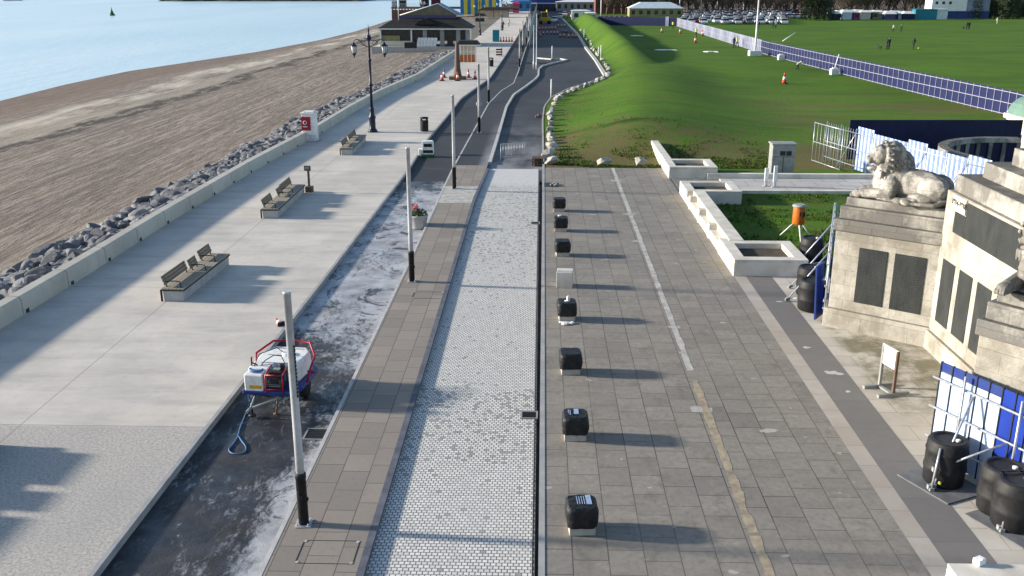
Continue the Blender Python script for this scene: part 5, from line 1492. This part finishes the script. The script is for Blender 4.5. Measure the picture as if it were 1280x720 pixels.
q = G(512, 60); MB_ = MB(); MB_.box((0, 0, .45), (1.6, .9, .9)); MB_.box((.9, 0, .3), (.6, .8, .6)); o = MB_.build("dark_crate", 'black', None, .05); o.location = (q.x, q.y, 0); tag(o, "dark crates under the eaves of the beach pavilion", "crate")
# pier
p = G(507, 25, -2.2)
t = thing("pier", "dark timber pier running out over the shingle behind the pavilion", "pier", (p.x, p.y, -2.4))
m = MB(); m.b2((-5.0, 0, 4.0), (40, 9, 4.6)); m.build("deck", 'brown', t)
for k in range(10):
    m = MB(); m.b2((-4.7 + 1.1 * k, .1, 0), (-4.3 + 1.1 * k, .5, 4.0)); m.build("pile", 'brick', t)
m = MB(); m.b2((-4.9, .05, .3), (6, .09, 3.7)); m.build("sheeting", 'brick', t)
m = MB()
for k in range(24): m.b2((-4.9 + .5 * k, .02, 4.6), (-4.84 + .5 * k, .08, 5.7))
m.b2((-4.9, .02, 5.66), (8, .08, 5.74)); m.build("railing", 'white', t)
for x, w, h, y, mt, lb in ((-4.2, 1.6, 1.6, 3, 'grey', "small grey hut at the seaward end of the pier"), (-1.2, 2.4, 2.2, 3, 'black', "low black stall on the pier, left of the ride"), (6.5, 3.0, 2.6, 4, 'black', "black pier stall right of the lantern ride"), (10.5, 3.2, 3.0, 4, 'maroon', "maroon pier stall nearest the striped marquee")):
    s_ = thing("pier_stall", lb, "stall", (p.x + x, p.y + y, 2.2)); MB().b2((-w / 2, -1, 0), (w / 2, 1, h)).build("body", mt, s_); m = MB(); m.prism([(-w / 2 - .2, -1.2), (w / 2 + .2, -1.2), (w / 2 + .2, 1.2), (-w / 2 - .2, 1.2)], h, h + .7, .5); m.build("roof", 'white' if mt == 'maroon' else 'grey', s_)
s_ = thing("lantern_ride", "black lantern shaped fairground ride with white windows above the pavilion roof", "ride", (G(529.5, 13).x * .9, G(529.5, 13).y * .9, 0))
q = s_.location; zc = 10 - q.y * math.tan(TH + math.atan((6 - 360) / F))
m = MB(); m.lathe([(.15, 0), (.15, zc - 1.8), (.5, zc - 1.3), (1.3, zc - .3), (1.4, zc + 1.6), (.6, zc + 2.4), (.1, zc + 3.4)], 8); m.build("body", 'black', s_)
for x in (-.55, .5): MB().b2((x - .3, -1.42, zc + .2), (x + .3, -1.3, zc + 1.1)).build("window", 'white', s_)
MB().b2((-.2, -1.06, zc - .8), (.25, -.95, zc - .3)).build("window", 'white', s_)
# striped marquee
MT['syel'] = M("yellow_canvas", (.62, .5, .06), None, .6, 2); MT['sblu'] = M("blue_canvas", (.02, .17, .4), None, .6, 2)
p = G(598, 18)
t = thing("striped_marquee", "yellow and blue striped marquee wall behind the pavilion", "marquee", (p.x, p.y, 0))
for k in range(11):
    x = -6.2 + k * 1.22; MB().b2((x + .005, -.1 - .03 * (k % 2), 0), (x + 1.215, .1, 7.5)).build("stripe_panel", 'syel' if k % 2 else 'sblu', t)
m = MB(); m.prism([(-6.4, -.2), (7.4, -.2), (7.4, 12), (-6.4, 12)], 7.5, 10, .5); m.build("canopy", 'sblu', t)
def hut(px, py, w, dep, h, wall, roof, label, rh=1.2, posts=False, cat="building", name="seafront_hut", win=True):
    p = G(px, py); t = thing(name, label, cat, (p.x, p.y, 0))
    if posts:
        for x in (-w / 2 + .1, 0, w / 2 - .1): MB().b2((x - .08, 0, 0), (x + .08, .16, h)).build("post", 'bin_black', t)
        MB().b2((-w / 2 + .2, dep * .6, 0), (w / 2 - .2, dep, h)).build("wall", wall, t)
    else:
        MB().b2((-w / 2, 0, 0), (w / 2, dep, h)).build("wall", wall, t)
        if win:
            for k in range(max(2, int(w / 2.4))):
                x = -w / 2 + (k + .5) * w / max(2, int(w / 2.4)); MB().b2((x - .55, -.04, h * .3), (x + .55, -.005, h * .75)).build("window", 'glass', t)
    m = MB(); m.prism([(-w / 2 - .4, -.4), (w / 2 + .4, -.4), (w / 2 + .4, dep + .4), (-w / 2 - .4, dep + .4)], h, h + rh, .55); m.build("roof", roof, t)
    return t
hut(617, 22, 9.5, 5, 2.2, 'cream', 'rooftile', "open sided shelter with dark roof in front of the striped marquee", .9, True)
hut(600, 30, 2.6, 2, 2.0, 'cream', 'rooftile', "small dark roofed hut on the shingle left of the teal cabin", .7)
hut(651, 14, 8, 5, 3.6, 'sblu', 'roofblue', "blue seafront stall at the head of the promenade", .6)
hut(645, 16, 2.2, 2, 3.2, 'pink', 'pink', "magenta canvas booth at the head of the promenade", .8, cat="booth", name="canvas_booth")
hut(636, 15, 5, 3, 3, 'grey', 'white', "grey white roofed stall beside the magenta booth", .5)
t = hut(688, 13, 17, 6, 6.5, 'blue', 'roofblue', "wide blue building closing the view at the head of the road", 1.0, win=False)
for z in (2.6, 4.3): MB().b2((-8.5, -.06, z), (8.5, -.005, z + .28)).build("white_stripe", 'white', t)
for k in range(6): MB().b2((-7.9 + 2.7 * k, -.05, .1), (-5.9 + 2.7 * k, -.005, 2.3)).build("window", 'glass', t)
t = hut(731, 14, 22, 6, 3.4, 'grey', 'white', "long grey building with white roof right of the road head", .8)
t = hut(726, 25, 5.2, 3, 2.6, 'whiteplastic', 'white', "white site cabin beside the far road kerb", .25, cat="site cabin", name="site_cabin")
t = hut(738, 26.5, 2.6, 3, 2.2, 'whiteplastic', 'white', "small white site cabin next to the longer white cabin", .25, cat="site cabin", name="site_cabin")
hut(783, 17, 22, 10, 7, 'brick', 'rooftile', "dark red brick building behind the far field hoarding", 3)
hut(820, 21, 17, 8, 2.6, 'olive', 'foil', "low building with pale blue sheet roof by the car park", 1.8)
t = hut(1199, 23.5, 17.5, 6, 2.2, 'blue', 'whiteplastic', "white cabins stacked on a blue base at the far edge of the common", .1, win=False)
MB().b2((-8.6, .1, 2.3), (1.8, 5.6, 5.6)).build("upper_cabin", 'whiteplastic', t); MB().b2((1.9, .1, 2.3), (8.6, 5.6, 5.6)).build("upper_cabin", 'hoardw', t)
for x in (-7.2, -5.2, -3.2): MB().b2((x - .4, .04, 4.2), (x + .4, .095, 5.0)).build("window", 'glass', t)
for k, px in enumerate((1152, 1162)):
    hut(px, 24.3, 4.0, 3, 2.9, 'teal', 'teal', ["teal storage container left of a pair at the edge of the common", "teal storage container right of a pair at the edge of the common"][k], .1, cat="container", name="storage_container", win=False)
hut(1176, 24.3, 3.6, 3, 2.9, 'foil', 'foil', "pale green storage container between teal ones and white cabins", .1, cat="container", name="storage_container", win=False)
ORD = ["first", "second", "third", "fourth", "fifth", "sixth", "seventh", "eighth", "ninth", "tenth", "eleventh", "twelfth", "thirteenth"]
SC = [('navy', 'navy'), ('maroon', 'maroon'), ('foil', 'pale green'), ('bandpurple', 'purple'), ('pink', 'magenta'), ('cream', 'cream'), ('navy', 'navy'), ('olive', 'olive'), ('grey', 'grey'), ('bandpurple', 'purple'), ('blue', 'blue'), ('foil', 'pale green'), ('navy', 'navy')]
for k in range(13):
    px = 1043 + 7.7 * k
    w_ = rr.uniform(2.2, 3.2); rm = ['whiteplastic', 'whiteplastic', 'foil', 'whiteplastic'][k % 4]
    rw = 'pale' if rm == 'foil' else 'white'
    hut(px, 24.6 + rr.uniform(-.4, .3), w_, 3.5, rr.uniform(1.6, 2.2), SC[k][0], rm, rw + " roofed stall with " + SC[k][1] + " side, " + ORD[k] + " of the row from the dark evergreen", rr.uniform(.4, .9), cat="market stall", name="market_stall", win=(k % 3 == 1))
m = MB()
for _ in range(16000):
    u = rr.random(); a = G(742 + 560 * u, 14.5 + rr.uniform(-1.5, 1.5))
    q = Vector((a.x, a.y, rr.uniform(0, 4.6) * rr.uniform(.6, 1) * (1 + .3 * noise.noise((a.x * .1, 0, 0)))))
    v_ = Vector((rr.gauss(0, .5), rr.gauss(0, .5), 1)).normalized() * rr.uniform(.5, 1.3); w_ = Vector((v_.y, -v_.x, 0)).normalized() * rr.uniform(.06, .16)
    m.b.faces.new([m.b.verts.new(x) for x in (q - w_, q + w_, q + v_)])
tag(m.build("undergrowth", 'twig'), "brown bare undergrowth filling the foot of the far wood", "undergrowth", None, 'stuff')
# red and white barrier blocks beside the far hoarding
for k in range(12):
    px = 747 + 3.2 * k; p = G(px, 24.5)
    m = MB(); m.side([(-.3, 0), (.3, 0), (.3, .2), (.14, .45), (.12, 1.0), (-.12, 1.0), (-.14, .45), (-.3, .2)], -.75, .75); o = m.build("barrier_block", 'red' if k % 2 else 'white'); o.location = (p.x, p.y, 0); o.rotation_euler = (0, 0, math.pi / 2)
    tag(o, "red block in the row of red and white barriers by the brick building" if k % 2 else "white block in the row of red and white barriers by the brick building", "barrier", "barrier blocks behind the hoarding")
# buoy
p = G(140.3, 19.5, -2.5)
t = thing("channel_buoy", "dark green conical buoy floating on the water", "buoy", (p.x, p.y, -2.5))
MB().lathe([(.9, -.3), (1.1, .2), (1.1, .6), (.8, .8)], 14).build("float", 'green', t); MB().lathe([(.75, .8), (.25, 2.4), (.12, 2.9), (.2, 3.1), (.02, 3.3)], 12).build("tower", 'green', t)
p = G(16, .5, -2.5)
t = thing("moored_barge", "dark hull of a moored barge at the top left edge of the water", "barge", (p.x, p.y, -2.5))
m = MB(); m.side([(-7.5, 1.6), (-6.5, -.4), (6.5, -.4), (8, 1.9), (7, 1.7)], -2, 2); m.build("hull", 'black', t); MB().b2((-5, -1.4, 1.6), (-1, 1.4, 4.5)).build("wheelhouse", 'grey', t)

# ------------------------------------------------------------------ cars
def car_mesh(colname):
    m = MB(); m.mi = 0
    m.side([(-2.1, .3), (2.1, .3), (2.14, .6), (1.95, .82), (1.0, .92), (-1.9, .95), (-2.12, .75)], -.86, .86)
    m.mi = 1
    vs = []
    for (x, y, z) in ((-1.75, .8, .93), (1.05, .8, .9), (.35, .64, 1.42), (-1.2, .64, 1.46)): vs.append((x, y, z))
    L_ = vs; R_ = [(x, -y, z) for x, y, z in vs]
    m.face(L_[::-1]); m.face(R_); m.face([L_[1], R_[1], R_[2], L_[2]]); m.face([L_[0], L_[3], R_[3], R_[0]])
    m.mi = 0; m.b2((-1.22, -.65, 1.44), (.37, .65, 1.49))
    m.mi = 2
    for x in (-1.3, 1.35):
        for y in (-.8, .8):
            A = [m.b.verts.new((x + .32 * math.cos(a), y - .1, .32 + .32 * math.sin(a))) for a in [i * math.pi / 5 for i in range(10)]]
            B = [m.b.verts.new((v.co.x, y + .1, v.co.z)) for v in A]
            for i in range(10): m.b.faces.new((A[i], A[(i + 1) % 10], B[(i + 1) % 10], B[i])).material_index = 2
            m.b.faces.new(A[::-1]).material_index = 2; m.b.faces.new(B).material_index = 2
    return m
CC = {'white': (.75, .76, .78), 'silver': (.45, .47, .5), 'black': (.012, .012, .014), 'blue': (.03, .07, .2), 'red': (.3, .02, .02), 'grey': (.14, .15, .16), 'pale': (.6, .62, .68)}
protos_c = {}
for nme, c in CC.items():
    o = car_mesh(nme).build("parked_car", [M("car_paint_" + nme, c, None, .25, 2, spec=.5), 'glass', 'tyre'])
    protos_c[nme] = [o, False]
names = ['white', 'silver', 'black', 'pale', 'white', 'blue', 'silver', 'white', 'pale', 'white', 'silver', 'grey', 'pale', 'white', 'red', 'pale']
words = {'white': 'white', 'silver': 'silver', 'black': 'black', 'blue': 'dark blue', 'red': 'red', 'grey': 'dark grey', 'pale': 'pale lilac grey'}
def car(x, y, rz, nme, label, group):
    o, used = protos_c[nme]
    if used: o = o.copy(); COL.objects.link(o)
    protos_c[nme][1] = True
    o.location = (x, y, .0); o.rotation_euler = (0, 0, rz); tag(o, label, "car", group)
for r in range(13):
    py = 30.2 - r * 1.15
    a, b = G(847 + r * .8 + (10 if r == 0 else 0), py), G(984, py)
    if r > 9: b = G(1000, py)
    n = int((b.x - a.x) / 2.9)
    for k in range(n):
        if rr.random() < .13: continue
        nme = names[rr.randrange(len(names))]
        car(a.x + (b.x - a.x) * (k + .5) / n + rr.uniform(-.15, .15), a.y + rr.uniform(-.3, .3), math.pi / 2 * (1 if rr.random() < .5 else -1) + rr.uniform(-.06, .06), nme, words[nme] + " car among the packed rows in the car park beyond the field", "cars in the car park")
for px, nme, lb in ((988, 'white', "white car parked at the right end of the car park under bare trees"), (996, 'pale', "pale car parked by itself beside the dark evergreen"), (1004, 'white', "last white car of the row, against the dark evergreen")):
    p = G(px, 23); car(p.x, p.y, .2, nme, lb, "cars by the evergreen")
for px, py, nme, lb in ((693, 27.5, 'white', "white van-like car beyond the yellow digger"), (700, 23, 'silver', "silver car farther up the closed road"), (674, 24, 'black', "black car at the left of the closed road head"), (706, 20, 'white', "white car at the road head by the kerb")):
    p = G(px, py); car(p.x, p.y, 1.5, nme, lb, "vehicles at the road head")

# ------------------------------------------------------------------ people and dogs on the field
def person_mesh(pose):
    m = MB(); Cp = m.capsule; B = m.blob
    if pose == 'walk': hipz, lean, lf, rf = .92, .03, .26, -.24
    elif pose == 'stand': hipz, lean, lf, rf = .94, 0, .03, -.03
    else: hipz, lean, lf, rf = .78, .32, .12, -.16
    sh = Vector((lean + .02, 0, hipz + .5)) if pose != 'bend' else Vector((.42, 0, hipz + .34))
    hp = Vector((0, 0, hipz))
    for s_, f in ((1, lf), (-1, rf)):
        a = hp + Vector((0, s_ * .09, 0)); k = a * .5 + Vector((f * .62 + .05, s_ * .04, .02)); e = Vector((f, s_ * .1, .07))
        Cp(a, k, .095, .07); Cp(k, e, .065, .045); B((e.x + .07, e.y, .045), (.13, .05, .045))
        shp = sh + Vector((0, s_ * .19, 0)); el = shp + Vector((-f * .35 + lean * .6, s_ * .05, -.28)); wr = el + Vector((-f * .3 + .1, -s_ * .02, -.22))
        Cp(shp, el, .06, .047); Cp(el, wr, .044, .034); B(wr + Vector((.01, 0, -.06)), (.035, .025, .07))
    Cp(hp, sh, .15, .17); B(hp, (.14, .17, .14)); B(sh, (.13, .22, .1))
    nk = sh + Vector((.02 if pose != 'bend' else .12, 0, .11)); hd = nk + Vector((.02 if pose != 'bend' else .1, 0, .14))
    Cp(sh, nk, .07, .06); B(hd, (.1, .078, .12)); B(hd + Vector((.1, 0, -.01)), (.022, .015, .022)); B(hd + Vector((.02, .078, 0)), (.02, .012, .03)); B(hd + Vector((.02, -.078, 0)), (.02, .012, .03))
    return m, hd, hipz
PP = {}
for pose in ('walk', 'stand', 'bend'):
    m, hd, hz = person_mesh(pose)
    o = m.build("person", ['dark_cloth', 'skin', 'dark_cloth', 'hair']); remesh(o, .024, 2)
    for pl in o.data.polygons:
        c = pl.center
        dh = (c - hd).length
        if dh < .19 and c.z > hd.z - .12: pl.material_index = 3 if (c.z > hd.z + .04 or c.x < hd.x - .02) else 1
        elif c.z > hz - .05: pl.material_index = 0
        else: pl.material_index = 2
    PP[pose] = o
def person(px, py, pose, top, leg, rz, label, crouch=1.0):
    p = G(px, py); base = PP[pose]
    o = bpy.data.objects.new("person", base.data.copy()); COL.objects.link(o)
    o.data.materials[0] = MT[top]; o.data.materials[2] = MT[leg]
    o.location = (p.x, p.y, gz(p.x, p.y)); o.rotation_euler = (0, 0, rz); o.scale = (1, 1, crouch)
    tag(o, label, "person", "people on the common")
person(1108, 62, 'walk', 'dark_cloth', 'dark_cloth', 0.3, "person in dark clothes walking on the field beside a companion and dog")
person(1111, 61.5, 'stand', 'dark_cloth', 'dark_cloth', 2.0, "person in dark clothes at the right of a close pair with a dog")
person(1141.5, 61, 'walk', 'dark_cloth', 'dark_cloth', 1.0, "lone dark clothed person in the middle of the field near a small ball")
person(1116, 40, 'walk', 'pale_cloth', 'dark_cloth', 0, "person in a pale coat walking on the far field")
person(1126.5, 40.5, 'walk', 'dark_cloth', 'dark_cloth', 3, "person in dark clothes walking beside the one in a pale coat")
person(1208, 37, 'walk', 'dark_cloth', 'dark_cloth', 1, "dark clothed person left of a close couple far right on the field")
person(1211, 37, 'walk', 'maroon', 'dark_cloth', 1, "maroon topped person right of a close couple far right on the field")
person(1246, 30, 'walk', 'pale_cloth', 'pale_cloth', 1, "pale clothed person far right near the dark trees")
person(969.5, 35.5, 'stand', 'white', 'dark_cloth', 1, "person in a white top standing beyond the field fence")
person(966, 35.5, 'stand', 'dark_cloth', 'dark_cloth', 1, "dark clothed person beside the one in a white top")
person(948, 36, 'stand', 'dark_cloth', 'dark_cloth', 1, "dark clothed person right behind the tall lighting column")
person(996.5, 86.5, 'bend', 'pale_cloth', 'dark_cloth', 0, "person bending down at the foot of the blue fence", .8)
person(917, 60, 'stand', 'dark_cloth', 'dark_cloth', 1, "dark clothed worker left of a pair by the white hoarding")
person(921.5, 59.5, 'walk', 'hivis', 'dark_cloth', 2.5, "worker in a yellow top right of a pair by the white hoarding")
for px, py, lb in ((832, 30.5, "worker in a yellow top near the pale gate of the far hoarding"), (841, 35.5, "worker in a yellow top near the fence corner"), (870, 46, "worker in a yellow top at the foot of the white hoarding")):
    person(px, py, 'stand', 'hivis', 'dark_cloth', 1, lb)
for px, py, top, lb in ((709, 24, 'red', "person in red at the head of the road by the kerb"), (714, 25, 'white', "person in white at the head of the road by the kerb"), (718, 25.5, 'dark_cloth', "person in dark clothes at the head of the road by the cabins"), (636, 33, 'pale_cloth', "pale clothed person on the far promenade"), (629, 36, 'dark_cloth', "dark clothed person on the far promenade")):
    person(px, py, 'walk', top, 'dark_cloth', 1, lb)
for o in PP.values(): bpy.data.objects.remove(o)
def dog(px, py, label, rz):
    m = MB(); m.blob((0, 0, .42), (.34, .12, .15)); m.blob((.2, 0, .42), (.16, .13, .18)); m.capsule((.3, 0, .5), (.45, 0, .64), .08, .07); m.blob((.5, 0, .67), (.12, .08, .08)); m.blob((.62, 0, .64), (.08, .045, .04))
    for s_ in (-1, 1):
        m.blob((.45, s_ * .06, .73), (.03, .02, .06)); m.capsule((.24, s_ * .08, .4), (.25, s_ * .08, .03), .05, .03); m.capsule((-.26, s_ * .08, .4), (-.2, s_ * .09, .28), .07, .05); m.capsule((-.2, s_ * .09, .28), (-.32, s_ * .09, .17), .04, .03); m.capsule((-.32, s_ * .09, .17), (-.3, s_ * .09, .03), .03, .028)
    m.capsule((-.32, 0, .48), (-.52, 0, .62), .03, .02)
    o = m.build("dog", 'dark_cloth'); remesh(o, .024, 2); p = G(px, py); o.location = (p.x, p.y, gz(p.x, p.y)); o.rotation_euler = (0, 0, rz); tag(o, label, "dog", "dogs on the common")
dog(1099.5, 62, "dark dog standing left of the pair on the field", 2); dog(1204, 37, "dark dog left of the couple far right on the field", 1)
p = G(1148, 61); o = MB().blob((0, 0, .11), (.12, .12, .12)).build("ball", 'hivis'); o.location = (p.x, p.y, 0); tag(o, "small pale ball on the grass right of the lone person", "ball")

# ------------------------------------------------------------------ trees
def tree_meshes(kind, seed):
    r_ = random.Random(seed)
    tr = MB(); H_ = r_.uniform(9, 12)
    tips = []
    if kind == 'bare':
        tr.tube([(0, 0, 0), (.05, .05, 1.6), (.1, 0, 3.2)], [.32, .25, .2], 8)
        for k in range(9):
            a = k * 2.4; z0 = 1.4 + .22 * k; q = r_.uniform(2, 4)
            e = Vector((q * math.cos(a), q * math.sin(a), z0 + r_.uniform(2.5, 5.5)))
            s_ = Vector((.05, 0, z0)); mid = s_.lerp(e, .5) + Vector((0, 0, .3))
            tr.tube([s_, mid, e], [.12, .08, .03], 5); tips += [(mid, 1.4), (e, 1.8), (s_.lerp(e, .75), 1.6)]
    else:
        tr.tube([(0, 0, 0), (0, 0, H_ * .7)], [.3, .1], 8)
        for k in range(22):
            a = k * 2.4; z = .8 + (H_ - 1.6) * k / 22; q = 3.6 * (1 - .55 * k / 22)
            tips += [(Vector((q * .6 * math.cos(a), q * .6 * math.sin(a), z)), 1.7)]
    cr = MB()
    per = 95 if kind == 'bare' else 120
    for c, rad in tips:
        for _ in range(per):
            d_ = Vector((r_.gauss(0, 1), r_.gauss(0, 1), r_.gauss(0, 1))).normalized() * rad * r_.random() ** .5
            q = c + d_
            if q.z < .15: q.z = .15 + r_.random() * .5
            if kind == 'bare':
                l = r_.uniform(.3, .8); v = (d_ * .5 + Vector((r_.gauss(0, .4), r_.gauss(0, .4), .5))).normalized() * l; w = Vector((v.y, -v.x, 0)).normalized() * r_.uniform(.025, .055)
                cr.b.faces.new([cr.b.verts.new(x) for x in (q - w, q + w, q + v)])
            else:
                s_ = r_.uniform(.1, .26); a = Vector((r_.gauss(0, 1), r_.gauss(0, 1), r_.gauss(0, 1))).normalized() * s_; b = a.orthogonal().normalized() * s_
                cr.b.faces.new([cr.b.verts.new(x) for x in (q - a, q + b, q + a, q - b)])
    return tr, cr
def tree_proto(kind, seed, label):
    t = thing("bare_tree" if kind == 'bare' else "evergreen_tree", label, "tree")
    a, b = tree_meshes(kind, seed)
    a.build("trunk", 'bark', t); b.build("crown", ('twig' if seed % 2 else 'twig2') if kind == 'bare' else 'ever', t)
    return t
LBt = "bare brown winter tree in the wood along the far edge of the common"
LEt = "dark evergreen tree along the far edge of the common at the right"
TB = [[tree_proto('bare', 3 + i, LBt), False] for i in range(4)]; TE = [[tree_proto('ever', 30 + i, LEt), False] for i in range(3)]
def tree(pr, x, y, sc, label, group):
    o, used = pr
    if used: o = dup(o, (x, y, 0), rr.uniform(0, 6.3), label, group, scale=sc)
    else: pr[1] = True; o.location = (x, y, 0); o.scale = (sc,) * 3; tag(o, label, None, group)
    o['category'] = "tree"
for row, (py, step) in enumerate(((20.5, 10), (17.5, 9.5), (14.5, 9))):
    px = 752 + row * 5
    while px < 1290:
        if not (row == 0 and (px < 850 or 1085 < px < 1235)):
            p = G(px + rr.uniform(-3, 3), py + rr.uniform(-.5, .5))
            if row == 0 and px < 1000: p = G(px, 14.2)
            if px > 1230 and row < 2: tree(TE[rr.randrange(3)], p.x, p.y, rr.uniform(.9, 1.3), LEt, "evergreens beyond the field")
            elif row == 0 and 1000 < px < 1040: pass
            else: tree(TB[rr.randrange(4)], p.x, p.y, rr.uniform(.85, 1.3), LBt, "bare trees beyond the field")
        px += step
for px, py, lb in ((1012, 25, "dark spreading evergreen at the right end of the car park, left of two"), (1030, 25, "dark spreading evergreen beside the white roofed stalls, right of two"), (827, 19, "dark evergreen beside the pale blue roof")):
    p = G(px, py); tree(TE[1], p.x, p.y, .95 if px > 900 else .7, lb, "evergreens by the car park")
for px in (1217, 1226, 1238, 1252, 1266, 1280):
    p = G(px, 23.5 + rr.uniform(-.4, .4)); tree(TE[rr.randrange(3)], p.x, p.y, rr.uniform(.6, .85), LEt, "evergreens beyond the field")
for a in TB + TE:
    if not a[1]:
        for c in list(a[0].children): bpy.data.objects.remove(c)
        bpy.data.objects.remove(a[0])
p = None
